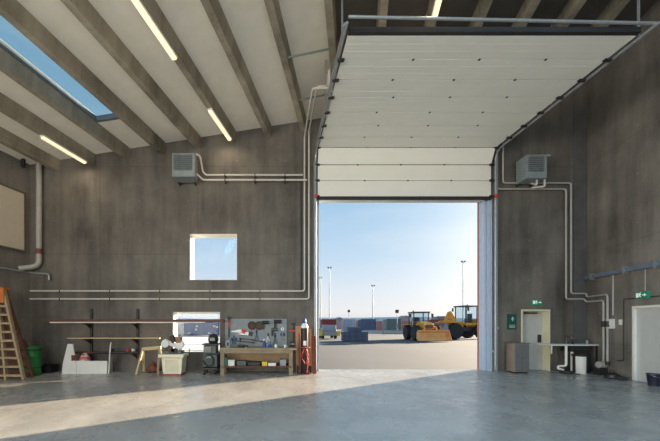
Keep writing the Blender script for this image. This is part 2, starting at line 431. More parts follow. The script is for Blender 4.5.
MB().box(XA, XB, YD-.02, YD+.05, zb-.10, zb).build('bottom_seal', 'dark_rubber', dr)
ye = path[-1][0]
MB().box(XA, XB, ye-.08, ye, ZH+.0, ZH+.10).build('end_stiffener', 'dark_steel', dr)
for sgn, xx in ((-1, XA-.07), (1, XB+.13)):
    MB().tube([(xx, YD-.02, .05), (xx, YD-.02, ZH-.02), (xx, ye-.25, ZH+.02)], .028, n=8, fillet=.35).build('track', 'galvanised', dr, smooth=True)
    MB().box(xx+sgn*.02, xx+sgn*.055, YD-.06, D, .0, ZH-.3).build('track_angle', 'galvanised', dr)
    b = MB().box(xx+sgn*.035-.02, xx+sgn*.035+.02, ye-.2, YD-.3, ZH+.0, ZH+.07); b.build('track_angle', 'galvanised', dr)
    for q in (ye+.1, (ye+YD)/2):
        hx = xx+sgn*.02; top = rz(hx-SK*(q-D))-.0
        MB().box(hx-.015, hx+.015, q-.015, q+.015, ZH+.05, top).build('hanger', 'galvanised', dr)
    MB().box(xx-.05, xx+.05, YD-.10, YD-.02, zb-.06, zb+.04).build('safety_switch', 'red_plastic', dr, bevel=.01)
MB().tube([(XA-.05, ye-.26, ZH+.12), (XB+.12, ye-.20, ZH+.05)], .028, n=8).build('shaft', 'galvanised', dr, smooth=True)
# steel lining of the opening: jambs and head
j = MB().box(XDR-.10, XDR, D+.04, D+WT, 0, ZD); j.build('jamb', 'frame_blue', dr)
MB().box(XDL, XDL+.04, D+.04, D+WT, 0, ZD).build('jamb', 'frame_blue', dr)
MB().box(XDL+.04, XDR-.10, D+.04, D+WT, ZD-.06, ZD).build('head', 'white_paint', dr)
MB().box(XDR-.03, XDR+.10, D-.06, D, 0, ZD-.1).build('edge_seal', 'frame_blue', dr)
MB().box(XDR-.13, XDR-.10, D+WT-.03, D+WT+.01, 0, ZD-.06).build('outer_trim', mat('trim_red', c(176, 110, 92), .6), dr)
MB().box(XDL-.10, XDL, D-.06, D, 0, ZD-.1).build('edge_seal', 'grey_paint', dr)

# personnel door in the far wall
d2 = struct('door_2', ((PD[0]+PD[1])/2, D, 0))
slab([PD[0], PD[1]], [0, PD[3]], [(PD[0]+.05, PD[1]-.03, -1, PD[3]-.05)], lambda x, z: (x, D-.01, max(z, 0)), lambda x, z: (x, D+WT-.08, max(z, 0))).build('door_frame', 'reveal_cream', d2)
lf = MB().box(PD[0]+.05, PD[1]-.03, D+WT-.09, D+WT-.03, .002, PD[3]-.05).build('door_leaf', mat('leaf_grey', c(178, 178, 172), .5, var=.03), d2)
hx = PD[1]-.16
MB().box(hx-.05, hx+.05, D+WT-.14, D+WT-.09, .95, 1.22).build('door_handle', 'dark_rubber', d2, bevel=.01)
MB().box(PD[0]+.3, PD[1]-.25, D+WT-.15, D+WT-.09, PD[3]-.14, PD[3]-.09).build('door_closer', 'dark_steel', d2)
MB().box(PD[0], PD[1], D, D+WT, -.03, .002).build('threshold', 'grey_paint', d2)
# white door in the right wall
d3 = struct('door_3', (skx(XR, SD1), SD1, 0))
slab([SD0, SD1], [0, SDH], [(SD0+.06, SD1-.06, -1, SDH-.06)], lambda y, z: (skx(XR-.03, y), y, max(z, 0)), lambda y, z: (skx(XR+.2, y), y, max(z, 0))).build('door_frame', 'white_paint', d3)
slab([SD0, SD1], [-.03, .003], [], lambda y, z: (skx(XR-.0, y), y, z), lambda y, z: (skx(XR+.3, y), y, z)).build('threshold', 'grey_paint', d3)
slab([SD0+.06, SD1-.06], [.003, SDH-.06], [], lambda y, z: (skx(XR+.05, y), y, z), lambda y, z: (skx(XR+.1, y), y, z)).build('door_leaf', mat('door_grey_white', c(196, 198, 196), .5, var=.02), d3)
MB().bar((skx(XR+.02, SD0+.16), SD0+.16, 1.05), (skx(XR+.02, SD0+.28), SD0+.28, 1.05), .03).build('door_handle', 'dark_steel', d3)

# ------------------------------------------------------------------ ceiling lamps
def lamp(xp, y0, label, light=True):
    z = roofz(xp)-.0; ln = 1.5
    ang = math.atan2(SK, 1)
    t = thing('ceiling_lamp', label, 'ceiling lamp', (skx(xp, y0), y0, z-.09), 'long strip lamps under the beams')
    MB().box(-.07, .07, 0, ln, .05, .09).build('housing', 'white_paint', t, local=True)
    MB().box(-.055, .055, .02, ln-.02, 0, .05).build('diffuser', 'tube_light', t, local=True, bevel=.012)
    t.rotation_euler = (0, 0, -ang)
    if light:
        l = bpy.data.lights.new('lamp_light', 'AREA'); l.shape = 'RECTANGLE'; l.size = .12; l.size_y = ln; l.energy = LAMP_W; l.color = LAMP_COL
        lo = bpy.data.objects.new('lamp_light', l); COL.objects.link(lo); lo.parent = t; lo.location = (0, ln/2, -.02)
bA = min(BK, key=lambda x: abs(x+6.12)); bB = min(BK, key=lambda x: abs(x+1.3)); bC = min(BK, key=lambda x: abs(x-4.7)); bD = BK[-2]
lamp(bA, 8.87, 'lit strip lamp under the leftmost full beam, near the far left corner')
lamp(bB, 8.88, 'lit strip lamp at the far end of the fourth beam, above the left heater')
lamp(bB, 5.73, 'lit strip lamp cut by the top edge, nearest of those on the left')
lamp(bC, 5.75, 'lit strip lamp seen just above the edge of the raised overhead door')

# ------------------------------------------------------------------ pipes and services
YP = D-.11
def pipe(name, pts, r, m, label, cat='pipe', group=None, fillet=.09, clips=()):
    if clips:
        t = thing(name, label, cat, pts[0], group)
        MB().tube(pts, r, fillet=fillet).build('run', m, t, smooth=True)
        for q in clips: MB().box(q[0]-.015, q[0]+.015, q[1]-r-.006, D, q[2]-r-.006, q[2]+r+.006).build('clip', 'dark_steel', t)
        return t
    return tag(MB().tube(pts, r, fillet=fillet).build(name, m, smooth=True), label, cat, group)
clipx = [P(x, 0, YP).x for x in (60, 110, 160, 210, 260)]
zA, zB = wz(291, YP), wz(299, YP)
pipe('heating_pipe', [P(30, 291, YP), P(304.5, 291, YP), P(304.5, 137, YP), (wx(304.5, YP), 8.3, wz(137, YP)), (1.5, 8.3, wz(137, YP)), (1.5, 8.3, 8.35)], .028, 'pipe_white',
     'upper of two long pale pipes across the left wall, turning up beside the big door', clips=[(x, YP, zA) for x in clipx])
pipe('heating_pipe', [P(30, 299, YP), P(309, 299, YP), P(309, 131, YP), (wx(309, YP), 8.5, wz(131, YP)), (1.5, 8.5, wz(131, YP)), (1.5, 8.5, 8.4)], .028, 'pipe_white',
     'lower of two long pale pipes across the left wall, turning up beside the big door', clips=[(x, YP, zB) for x in clipx])
YP2 = D-.22
pipe('heating_pipe', [P(196, 154, D-.3), P(200, 156, D-.3), P(203, 172, D-.25), P(206, 175, YP2), P(303, 175, YP2)], .03, 'pipe_white', 'upper pale pipe from the left heater to the risers by the door', clips=[(P(x, 0, YP2).x, YP2, wz(175, YP2)) for x in (225, 255, 285)])
pipe('heating_pipe', [P(196, 174, D-.3), P(199, 176, D-.25), P(203, 180, YP2), P(307, 180, YP2)], .03, 'pipe_white', 'lower pale pipe from the left heater to the risers by the door', clips=[(P(x, 0, YP2).x, YP2, wz(180, YP2)) for x in (225, 255, 285)])
pipe('heating_pipe', [P(301, 291, D-.05), P(301, 182, D-.05)], .016, 'dark_steel', 'thin dark conduit left of the risers beside the big door', 'conduit')
# right side
def RW(px, py, off=.1):
    Y = rwY(px, off); return Vector((skx(XR-off, Y), Y, wz(py, Y)))
cn = lambda py, off: Vector((skx(XR-off, YP), YP, wz(py, YP)))
z1 = wz(297, YP); z2 = wz(302, YP)
def at_z(v, z): return Vector((v.x, v.y, z))
r1 = at_z(RW(607.5, 295), z1-.05); r2 = at_z(RW(603.5, 301), z2-.05)
pipe('heating_pipe', [P(503, 128, YP), P(503, 183, YP), P(571, 183, YP), P(571, 293.5, YP), (cn(0, .1).x, YP, wz(293.5, YP)), (cn(0, .1).x, YP-.02, z1), at_z(RW(590, 0), z1), at_z(r1, z1), at_z(r1, .42)], .028, 'pipe_grey',
     'outer pale pipe stepping down the right of the door wall beside the heater')
pipe('heating_pipe', [P(497, 128, YP), P(497, 189, YP), P(566, 189, YP), P(566, 299, YP), (cn(0, .1).x-.08, YP, wz(299, YP)), (cn(0, .1).x-.08, YP-.08, z2), at_z(RW(592, 0), z2), at_z(r2, z2), at_z(r2, .42)], .028, 'pipe_grey',
     'inner pale pipe stepping down the right of the door wall beside the heater')
v = thing('pipe_valve', 'dark valve pair on the two risers near the right corner', 'valve', at_z(r1, 1.5))
MB().cyl(at_z(r1, 1.50), at_z(r1, 1.68), .055).build('valve_body', 'dark_steel', v); MB().cyl(at_z(r2, 1.50), at_z(r2, 1.68), .055).build('valve_body', 'dark_steel', v)
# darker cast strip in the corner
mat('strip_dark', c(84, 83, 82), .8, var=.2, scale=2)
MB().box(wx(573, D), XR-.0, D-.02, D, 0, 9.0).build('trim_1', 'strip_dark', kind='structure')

# drain pipe, left corner
dpx = wx(39, D-.14)
t = thing('drain_pipe', 'thick grey-white drain pipe rising in the far left corner', 'drain pipe', (dpx, D-.14, 3.4))
MB().tube([(dpx, D-.14, rz(XL)-.02), (dpx, D-.14, wz(266, D-.14)), (skx(XL, D-.5)+.1, D-.42, wz(270, D-.14))], .085, n=16, fillet=.2).build('run', 'pipe_grey', t, smooth=True)
MB().cyl((dpx, D-.14, wz(255, D)), (dpx, D-.14, wz(250, D)), .098, n=16).build('coupling', mat('coupling_red', c(110, 62, 50), .5), t, smooth=True)
# pipe on left wall
def LW(px, py, off=.1):
    Y = (XL+off-SK*D)/((px-CX)/F-SK); return Vector((skx(XL+off, Y), Y, wz(py, Y)))
zl = 3.32
pipe('service_pipe', [(skx(XL+.12, 3), 3, zl), (skx(XL+.12, D-.2), D-.12, zl), (wx(49, YP), YP, zl-.06), (wx(49, YP), YP, zl-.25)], .032, 'galvanised', 'thick dull metal pipe along the left wall, bending onto the far wall', clips=[])
tag(MB().box(skx(XL, D-.2)+.03, skx(XL, D-.2)+.13, D-.36, D-.28, 6.75, 7.1).build('wall_fitting', 'dark_steel'), 'small dark fitting under the beam in the far left corner', 'fitting')
y0, y1 = 7.6, (XL-SK*D)/((24-CX)/F-SK)
slab([y0, y1], [3.98, 5.95], [], lambda y, z: (skx(XL, y), y, z), lambda y, z: (skx(XL+.05, y), y, z))
t = thing('wall_board', 'large cream rectangular board high on the left wall', 'wall board', (skx(XL, (y0+y1)/2), (y0+y1)/2, 3.98))
slab([y0+.05, y1-.05], [4.03, 5.90], [], lambda y, z: (skx(XL, y), y, z), lambda y, z: (skx(XL+.05, y), y, z)).build('board', mat('board_cream', c(196, 186, 168), .7, var=.03), t)
slab([y0, y1], [3.98, 5.95], [(y0+.05, y1-.05, 4.03, 5.90)], lambda y, z: (skx(XL, y), y, z), lambda y, z: (skx(XL+.07, y), y, z)).build('frame', mat('frame_dark', c(92, 86, 78), .6), t)
# cable tray on the right wall
ya, yb = 2.0, D-.05
t = thing('cable_tray', 'blue-grey cable tray running level along the right wall', 'cable tray', (skx(XR-.1, yb), yb, 3.12))
slab([ya, yb], [3.08, 3.20], [], lambda y, z: (skx(XR-.04, y), y, z), lambda y, z: (skx(XR-.13, y), y, z)).build('tray', mat('tray_blue', c(120, 134, 152), .45, .3), t)
for y in (5, 6.5, 8.0, 8.95, 10.2):
    slab([y, y+.07], [3.03, 3.24], [], lambda yy, z: (skx(XR, yy), yy, z), lambda yy, z: (skx(XR-.15, yy), yy, z)).build('bracket', 'galvanised', t)
# conduits and boxes on the right wall
def rbox(px0, px1, py0, py1, dep, name, m, label, cat, parent=None):
    Ya, Yb = rwY(px0), rwY(px1); Ym = (Ya+Yb)/2
    za, zb = wz(py1, Ym), wz(py0, Ym)
    b = slab([Yb, Ya], [za, zb], [], lambda y, z: (skx(XR, y), y, z), lambda y, z: (skx(XR-dep, y), y, z)).build(name, m, parent)
    if label: tag(b, label, cat)
    return b
cy = rwY(614); pipe('conduit', [(skx(XR-.03, cy), cy, 3.07), (skx(XR-.03, cy), cy, 1.86)], .022, 'pipe_grey', 'vertical conduit from the tray down to the white box', 'conduit')
t = thing('switch_box', 'white square switch box on the right wall near the corner', 'switch box', (skx(XR, cy), cy, 1.4))
rbox(608.5, 615, 319, 328.5, .09, 'box_body', 'white_paint', None, None, t); rbox(610, 613.5, 321, 325, .1, 'cover', 'reveal_white', None, None, t)
t = thing('light_switch', 'small white light switch between the white box and white door', 'light switch', (skx(XR, rwY(621)), rwY(621), 1.6))
rbox(619.5, 622.5, 319.5, 325, .03, 'plate', 'white_paint', None, None, t); rbox(620.4, 621.7, 321, 323.5, .04, 'rocker', 'reveal_white', None, None, t)
yy = rwY(631); tag(slab([SD0-.06, yy+.22], [2.3, 2.325], [], lambda y, z: (skx(XR, y), y, z), lambda y, z: (skx(XR-.02, y), y, z)).build('conduit', 'dark_steel'), 'thin dark conduit running level above the white door', 'conduit')
tag(MB().tube([(skx(XR-.02, cy+.0)-.0, cy-.1, .5), (skx(XR-.02, yy+.22), yy+.22, .5), (skx(XR-.02, yy+.22), yy+.22, 2.3)], .012).build('conduit', 'dark_steel'), 'thin dark conduit rising left of the white door', 'conduit')
yq = rwY(646); pipe('conduit', [(skx(XR-.02, yq), yq, 3.07), (skx(XR-.02, yq), yq, 2.42)], .012, 'pipe_grey', 'thin conduit down to the exit sign above the white door', 'conduit')

# steel braces between beams beside the overhead door
def brace(a, b, label): tag(MB().cyl(a, b, .022, n=8).build('brace_rod', mat('brace_green', c(112, 124, 118), .5, .2)), label, 'brace rod', 'thin steel braces between the beams')
zq = 7.95
def Pz(px, py, z): Y = F*(z-EYE)/(HY-py); return Vector((wx(px, Y), Y, z))
brace(Pz(288, 57.5, 8.08), Pz(334, 48, 8.38), 'thin steel brace crossing from the beam to the door track, nearest')
brace(Pz(299, 100, 8.08), Pz(335, 93, 8.38), 'thin steel brace crossing between beams, nearer the far wall')

# ------------------------------------------------------------------ unit heaters
mat('heater_grey', c(132, 142, 144), .5, .1); mat('heater_dark', c(40, 42, 44), .7)
def heater(px0, px1, py0, py1, label, right):
    Yf = 10.0; x0, x1, z0, z1 = wx(px0, Yf), wx(px1, Yf), wz(py1, Yf), wz(py0, Yf)
    t = thing('unit_heater', label, 'heater', ((x0+x1)/2, Yf+.25, z0), 'wall heaters')
    slab([x0, x1], [z0, z1], [(x0+.05, x1-.07, z0+.2, z1-.05)], lambda x, z: (x, Yf, z), lambda x, z: (x, Yf+.06, z)).build('front_frame', 'heater_grey', t, bevel=.008)
    MB().box(x0, x1, Yf+.06, Yf+.46, z0, z1).build('housing', 'heater_grey', t, bevel=.01)
    MB().box(x0+.06, x1-.08, Yf+.045, Yf+.07, z0+.21, z1-.06).build('coil', 'heater_dark', t)
    n = 8
    for k in range(n):
        zz = z0+.22+(z1-z0-.3)*k/(n-1)
        MB().bar((x0+.05, Yf+.02, zz), (x1-.07, Yf+.02, zz), .05, .008, up=Vector((0, .6, 1))).build('louvre', 'heater_grey', t)
    for x in (x0+.1, x1-.1): MB().box(x-.02, x+.02, Yf+.4, D, z0-.04, z0).build('bracket', 'dark_steel', t)
    MB().cyl(((x0+x1)/2, Yf+.46, (z0+z1)/2), ((x0+x1)/2, D-.02, (z0+z1)/2), .25, n=20).build('fan_housing', 'dark_steel', t, smooth=True)
    return x0, x1, z0, z1
heater(172, 194.5, 153, 176.5, 'grey louvred unit heater high on the wall left of the big door', False)
h = heater(527, 547, 154.5, 178, 'grey louvred unit heater high on the wall right of the big door', True)
xa, xb, zz = wx(538, 10.1), wx(549, 10.1), h[2]
pipe('heater_pipe', [(xa, 10.15, zz+.0), (xa, 10.15, zz-.16), (xa, YP-.03, wz(183, YP))], .028, 'pipe_white', 'short pale pipe drop under the right heater', fillet=.05)
pipe('heater_pipe', [(h[1]+.02, 10.2, zz+.12), (h[1]+.10, 10.2, zz+.12), (h[1]+.10, 10.2, zz-.18), (h[1]-.12, YP-.03, wz(188, YP))], .03, 'pipe_white', 'bent pale pipe at the right side of the right heater', fillet=.05)
pipe('heater_pipe', [(h[1]-.15, 10.1, h[3]+.03), (h[1]+.2, 10.1, h[3]+.03)], .022, 'pipe_grey', 'small pipe stub on top of the right heater')

# ------------------------------------------------------------------ signs
def pictogram_exit(t, M, wd, ht):
    """running figure, doorway and arrow in white on the green panel, local x right, z up, facing -y"""
    u = ht
    def q(*pts): return [(x*u, z*u) for x, z in pts]
    m = 'sign_white'
    b = MB(); b.prism(q((-.95, -.36), (-.5, -.36), (-.5, .38), (-.95, .38)), -.006, 0, M); b.build('door_symbol', m, t)
    b = MB(); b.prism(q((-.42, .2), (-.3, .34), (-.18, .34), (-.06, .12), (.06, .1), (.05, .03), (-.10, .05), (-.16, .13), (-.22, 0), (-.08, -.12), (-.1, -.36), (-.18, -.36), (-.17, -.16), (-.3, -.08), (-.36, -.24), (-.56, -.24), (-.56, -.17), (-.42, -.16), (-.34, .05), (-.32, .18), (-.38, .12)), -.009, -.001, M); b.build('running_figure', m, t)
    b = MB(); b.cyl(M@Vector((-.13*u, -.009, .43*u)), M@Vector((-.13*u, -.001, .43*u)), .06*u, n=10); b.build('figure_head', m, t)
    b = MB(); b.prism(q((.2, .07), (.55, .07), (.55, .25), (.95, 0), (.55, -.25), (.55, -.07), (.2, -.07)), -.006, 0, M); b.build('arrow', m, t)
mat('sign_green', c(20, 120, 88), .5, emit=c(20, 120, 88), es=.25); mat('sign_white', c(235, 240, 235), .5, emit=c(220, 235, 225), es=.25)
mat('sign_flat_green', c(20, 78, 66), .5); mat('sign_flat_white', c(190, 205, 200), .5)
# above far door
ex, ez = wx(535.5, D), wz(302.5, D)
t = thing('exit_sign', 'green running-man exit sign above the far personnel door', 'exit sign', (ex, D, ez-.1))
MB().box(ex-.17, ex+.17, D-.07, D, ez-.09, ez+.09).build('housing', 'sign_green', t, bevel=.006)
pictogram_exit(t, Matrix.Translation((ex, D-.07, ez)), .34, .155)
Yq = rwY(645); ex2 = skx(XR, Yq); ez2 = wz(295, Yq); ang = math.atan2(1, SK)   # wall direction
t = thing('exit_sign', 'green running-man exit sign above the white door in the right wall', 'exit sign', (ex2, Yq, ez2-.1))
Mr = Matrix.Translation((ex2, Yq, ez2)) @ Matrix.Rotation(-(math.pi-ang), 4, 'Z')
MB().box(-.18, .18, -.08, 0, -.10, .10, Mr).build('housing', 'sign_green', t, bevel=.006)
pictogram_exit(t, Mr@Matrix.Translation((0, -.08, 0)), .36, .165)
# safety board
x0, x1, z0, z1 = wx(507, D), wx(516, D), wz(329.5, D), wz(314, D)
t = thing('safety_sign', 'dark green safety board with white symbols left of the far personnel door', 'sign', ((x0+x1)/2, D, z0))
MB().box(x0, x1, D-.02, D, z0, z1).build('board', 'sign_flat_green', t)
xm = (x0+x1)/2+.02; zm = z0+.36
MB().box(xm-.015, xm+.015, D-.026, D-.019, zm-.07, zm+.07).box(xm-.05, xm+.05, D-.026, D-.019, zm-.012, zm+.012).build('cross_symbol', 'sign_flat_white', t)
for k in range(3): MB().box(x0+.06, x1-.05, D-.026, D-.019, z0+.06+k*.04, z0+.075+k*.04).build('text_line', 'sign_flat_white', t)
x, z = wx(497, D), wz(328, D)
t = thing('push_button', 'small pale push button on the wall right of the big door', 'push button', (x, D, z-.04)); MB().box(x-.035, x+.035, D-.04, D, z-.05, z+.05).build('plate', 'pipe_grey', t, bevel=.005); MB().cyl((x, D-.055, z), (x, D-.04, z), .02).build('button', 'white_paint', t)
x, z = wx(493, D), wz(351, D)
t = thing('door_sensor', 'white door sensor with cable low beside the right door jamb', 'sensor', (x, D, z-.04)); MB().box(x-.05, x+.05, D-.08, D, z-.03, z+.03).build('housing', 'white_paint', t, bevel=.008); MB().tube([(x, D-.02, z+.03), (x, D-.02, z+.2), (x-.02, D-.02, z+.25)], .01).build('cable', 'white_paint', t)
x = wx(493.5, D)

# ------------------------------------------------------------------ left side: ladder, barrel, rack, timber
mat('wood_pale', c(190, 168, 128), .7, var=.15, scale=4, stretch=(1, 8, 8)); mat('wood_brown', c(96, 62, 46), .7, var=.2, scale=5, stretch=(1, 8, 8))
mat('wood_ladder', c(158, 140, 108), .75, var=.18, scale=5); mat('wood_grey', c(138, 124, 100), .75, var=.2, scale=5); mat('plywood', c(172, 126, 96), .75, var=.14, scale=3); mat('orange', c(190, 108, 42), .6)
mat('green_plastic', c(28, 110, 52), .45); mat('metal_white', c(212, 212, 206), .55, var=.06, scale=3); mat('rust', c(110, 62, 44), .8, var=.3, scale=8)
mat('cream_machine', c(222, 216, 188), .5, var=.05); mat('machine_green', c(74, 84, 80), .5, .2, var=.25, scale=10); mat('blue_plastic', c(35, 70, 150), .45)
mat('black_paint', c(30, 30, 32), .5); mat('steel', c(150, 152, 154), .35, .8); mat('red', c(190, 45, 40), .5); mat('yellow', c(222, 190, 50), .5)
t = thing('step_ladder', 'pale wooden step ladder with orange top at the far left', 'step ladder', (wx(2, 9.0), 9.0, 0))
def lad(q, f):                                              # q: height share, f: 0 left rail .. 1 right rail
    a = Vector((wx(-18, 8.9), 8.9, 0)); b = Vector((wx(24, 8.9), 8.9, 0)); u = Vector((wx(-10, 9.1), 9.1, 2.6)); v = Vector((wx(4, 9.1), 9.1, 2.6))
    return (a*(1-f)+b*f)*(1-q)+(u*(1-f)+v*f)*q
for f in (0, .58, 1): MB().bar(lad(0, f), lad(1, f), .06, .09, up=Vector((0, 1, 0))).build('rail', 'wood_ladder', t)
for k in range(10):
    q = (k+.5)/10.5; MB().bar(lad(q, 0), lad(q, 1), .10, .06).build('step', 'wood_ladder', t)
for f in (0, 1):
    a, b = lad(.0, f)+Vector((-.0, .34, 0)), lad(1, f)+Vector((0, .06, 0)); MB().bar(a, b, .05, .07, up=Vector((0, 1, 0))).build('rear_rail', 'wood_brown', t)
for k in range(8):
    q = (k+.5)/9.5; MB().bar(lad(q, 0)+Vector((0, .34*(1-q)+.02, 0)), lad(q, 1)+Vector((0, .34*(1-q)+.02, 0)), .02, .20).build('rear_board', 'wood_brown', t)
a, b = lad(1, 0), lad(1, 1)
MB().box(a.x-.05, b.x+.06, 9.0, 9.25, 2.6, 2.65).build('top_cap', 'orange', t, bevel=.01); MB().box(b.x-.20, b.x+.07, 9.0, 9.05, 2.2, 2.6).build('tool_pouch', 'orange', t, bevel=.02)
# barrel
bx, by = wx(30.5, 9.6), 9.62
t = thing('barrel', 'green plastic barrel by the far left corner', 'barrel', (bx, by, 0))
r = .27; MB().lathe([(r*.9, 0), (r, .04), (r, .26), (r+.015, .28), (r, .30), (r, .58), (r+.015, .60), (r, .62), (r, .84), (r*1.05, .87), (r*1.05, .90), (r*.9, .90), (r*.86, .80)], (bx, by, 0), 24).build('body', 'green_plastic', t, smooth=True)
MB().lathe([(r*1.06, .78), (r*1.08, .79), (r*1.08, .81), (r*1.06, .82)], (bx, by, 0), 24).build('hoop', 'dark_steel', t)
tag(MB().bar((bx+.1, by, .5), (bx-.34, by+.12, 1.1), .08, .03).build('timber_offcut', 'wood_brown'), 'brown plank standing in the green barrel', 'plank')
# dark tub
t = thing('storage_crate', 'low black crate on the floor right of the green barrel', 'crate', (wx(46, 10.2), 10.2, 0))
x0, x1 = wx(40, 10.2), wx(54, 10.2)
slab([x0, x1], [10.05, 10.4], [], lambda x, y: (x, y, .0), lambda x, y: (x, y, .02)).build('base', 'black_paint', t)
for (a, b, e, f) in ((x0, x1, 10.05, 10.07), (x0, x1, 10.38, 10.4), (x0, x0+.02, 10.07, 10.38), (x1-.02, x1, 10.07, 10.38)): MB().box(a, b, e, f, .02, .26).build('side', 'black_paint', t)
# wall rack
t = thing('cantilever_rack', 'dark steel wall rack with arms carrying long timber', 'rack', (wx(115, D), D, .7))
ARM = [wz(323, 10.3), wz(338.5, 10.3), wz(353.5, 10.3)]
for px in (92, 138):
    x = wx(px, D); p = MB().box(x-.04, x+.04, D-.06, D, .62, wz(309, D)).build('post', 'dark_steel', t)
    for z in ARM:
        MB().box(x-.025, x+.025, D-.5, D-.06, z-.05, z-.005).build('arm', 'rust', t)
        MB().prism([(0, z-.05), (.30, z-.05), (0, z-.2)], -.008, .008, Matrix.Translation((x, D-.06, 0))@Matrix.Rotation(math.radians(-90), 4, 'Z')).build('gusset', 'dark_steel', t)
Yr = 10.3
def board(p0, p1, zb, th, Y, wd, m, name, label, cat, parts=None):
    return tag(MB().box(wx(p0, Y), wx(p1, Y), Y-wd/2, Y+wd/2, zb, zb+th).build(name, m, bevel=.004), label, cat)
board(47, 224, ARM[0]+.035, .085, 10.2, .2, 'wood_brown', 'timber_beam', 'long dark brown timber beam on the top rack arms, crossing the low window', 'timber')
board(50, 205, ARM[0], .035, 10.1, .06, 'metal_white', 'plastic_pipe', 'thin pale strip lying under the brown beam on the top arms', 'strip')
board(68, 160, ARM[1], .035, 10.15, .10, 'wood_pale', 'plank', 'pale plank on the middle rack arms', 'plank')
board(75, 139, ARM[1], .05, 10.35, .10, 'wood_brown', 'plank', 'brown plank behind the pale one on the middle rack arms', 'plank')
board(72, 142, ARM[2], .06, 10.35, .12, 'rust', 'steel_bar', 'rusty bar on the lowest rack arms', 'metal bar')
tag(MB().cyl((wx(90, 10.15), 10.15, ARM[2]+.04), (wx(139, 10.15), 10.15, ARM[2]+.04), .04).build('pipe', 'dark_steel', smooth=True), 'short dark pipe on the lowest rack arms', 'pipe')
for i, px in enumerate((113, 129, 134)):
    x = wx(px, 10.3); tag(MB().lathe([(.05, 0), (.055, .02), (.055, .09), (.03, .11)], (x, 10.24, ARM[2]+.06), 12).build('paint_tin', ('dark_steel', 'red', 'metal_white')[i], smooth=True), ('dark tin resting on the lowest rack bar', 'red tin resting on the lowest rack bar', 'pale tin resting at the right end of the lowest rack bar')[i], 'tin')
# white trough shaped panel
t = thing('metal_trough', 'white three-sided panel with two upright ends standing on the floor', 'panel', (wx(86, 10), 10, 0))
Y0 = 9.95
q = lambda px, py: (wx(px, Y0), max(.0, wz(py, Y0)))
MB().prism([q(62, 376), q(63.5, 362), q(68, 344), q(73, 344), q(76, 362), q(77, 376)], Y0-.02, Y0+.02).build('end_panel', 'metal_white', t)
MB().box(wx(76, Y0), wx(107, Y0), Y0+.0, Y0+.04, 0, wz(361, Y0)).build('front_panel', 'metal_white', t)
MB().prism([(0, 0), (.42, 0), (.40, .5), (.30, 1.0), (.2, .9)], -.015, .015, Matrix.Translation((wx(108.5, Y0), Y0, 0))@Matrix.Rotation(math.radians(103), 4, 'Z')).build('end_panel', 'metal_white', t)
MB().box(wx(72, Y0), wx(76, Y0), Y0-.035, Y0-.02, .42, .6).build('catch', 'rust', t)
t = thing('plastic_bag', 'pink and white bag behind the white panel', 'bag', (wx(85, 10.3), 10.2, 0))
tag(t, 'pink and white bag behind the white panel', 'bag')
MB().lathe([(.08, 0), (.16, .06), (.17, .38), (.14, .52), (.08, .60), (.04, .64)], (wx(85, 10.2), 10.2, 0), 10).build('sack', mat('bag_white', c(215, 195, 195), .6, bump=.6), t, smooth=True)
MB().lathe([(.172, .44), (.165, .49), (.14, .535), (.13, .53)], (wx(85, 10.2), 10.2, 0), 10).build('print', mat('bag_pink', c(196, 95, 95), .6), t)
# sawhorse
t = thing('sawhorse', 'pale wooden sawhorse left of the band saw', 'sawhorse', (wx(149, 10.1), 10.1, 0))
xa, xb = wx(142.5, 10.1), wx(161, 10.1); zt_ = wz(347.5, 10.1)
MB().bar((xa, 10.1, zt_-.05), (xb, 10.1, zt_), .1, .1).build('beam', 'wood_pale', t)
for x, sx in ((xa+.02, -.10), (xb-.05, .05)):
    for sy in (-1, 1): MB().bar((x, 10.1+sy*.03, zt_-.05), (x+sx, 10.1+sy*.28, 0), .07, .035).build('leg', 'wood_pale' if sx < 0 else 'wood_grey', t)
MB().bar((xa-.05, 9.92, .35), (xa-.05, 10.28, .35), .03, .06).build('stretcher', 'wood_pale', t)
t = thing('sack_pile', 'rusty brown sack on the floor behind the sawhorse', 'sack', (wx(154, 10.35), 10.35, 0))
MB().lathe([(.12, 0), (.2, .04), (.2, .12), (.14, .2), (.06, .26)], (wx(153, 10.33), 10.33, 0), 10).build('bag_body', 'rust', t, smooth=True); MB().cyl((wx(153, 10.33), 10.33, .25), (wx(154, 10.33), 10.33, .32), .04, .06).build('neck', 'rust', t)

# ------------------------------------------------------------------ band saw
Ys = 9.6
t = thing('band_saw', 'metalworking band saw on a cream pedestal under the low window', 'band saw', (wx(173, Ys), Ys, 0))
X = lambda px: wx(px, Ys); Z = lambda py: wz(py, Ys)
z_t = Z(353.5)
MB().prism([(X(163), .05), (X(181), .05), (X(182.5), z_t-.12), (X(161.5), z_t-.12)], Ys-.0, Ys+.5).build('pedestal', 'cream_machine', t, bevel=.01)
MB().box(X(163)-.01, X(181)+.01, Ys-.01, Ys+.51, 0, .05).build('plinth', mat('plinth_red', c(150, 70, 55), .6), t)
MB().box(X(159), X(184.5), Ys-.1, Ys+.58, z_t-.12, z_t-.02).build('tray', 'cream_machine', t, bevel=.02)
MB().box(X(165), X(178), Ys-.012, Ys+.0, .12, z_t-.2).build('door', mat('cream_dark', c(205, 198, 170), .5), t)
MB().box(X(163), X(181), Ys+.05, Ys+.4, z_t-.02, z_t+.08).build('bed', 'machine_green', t, bevel=.01)
arm = MB().bar((X(162), Ys+.2, Z(341)), (X(180), Ys+.2, Z(349)), .09, .13).build('saw_frame', 'metal_white', t, bevel=.01)
for px, py in ((163.5, 344), (178.5, 345)): MB().cyl((X(px), Ys+.12, Z(py)), (X(px), Ys+.22, Z(py)), .12, n=20).build('wheel_cover', 'metal_white', t, smooth=True)
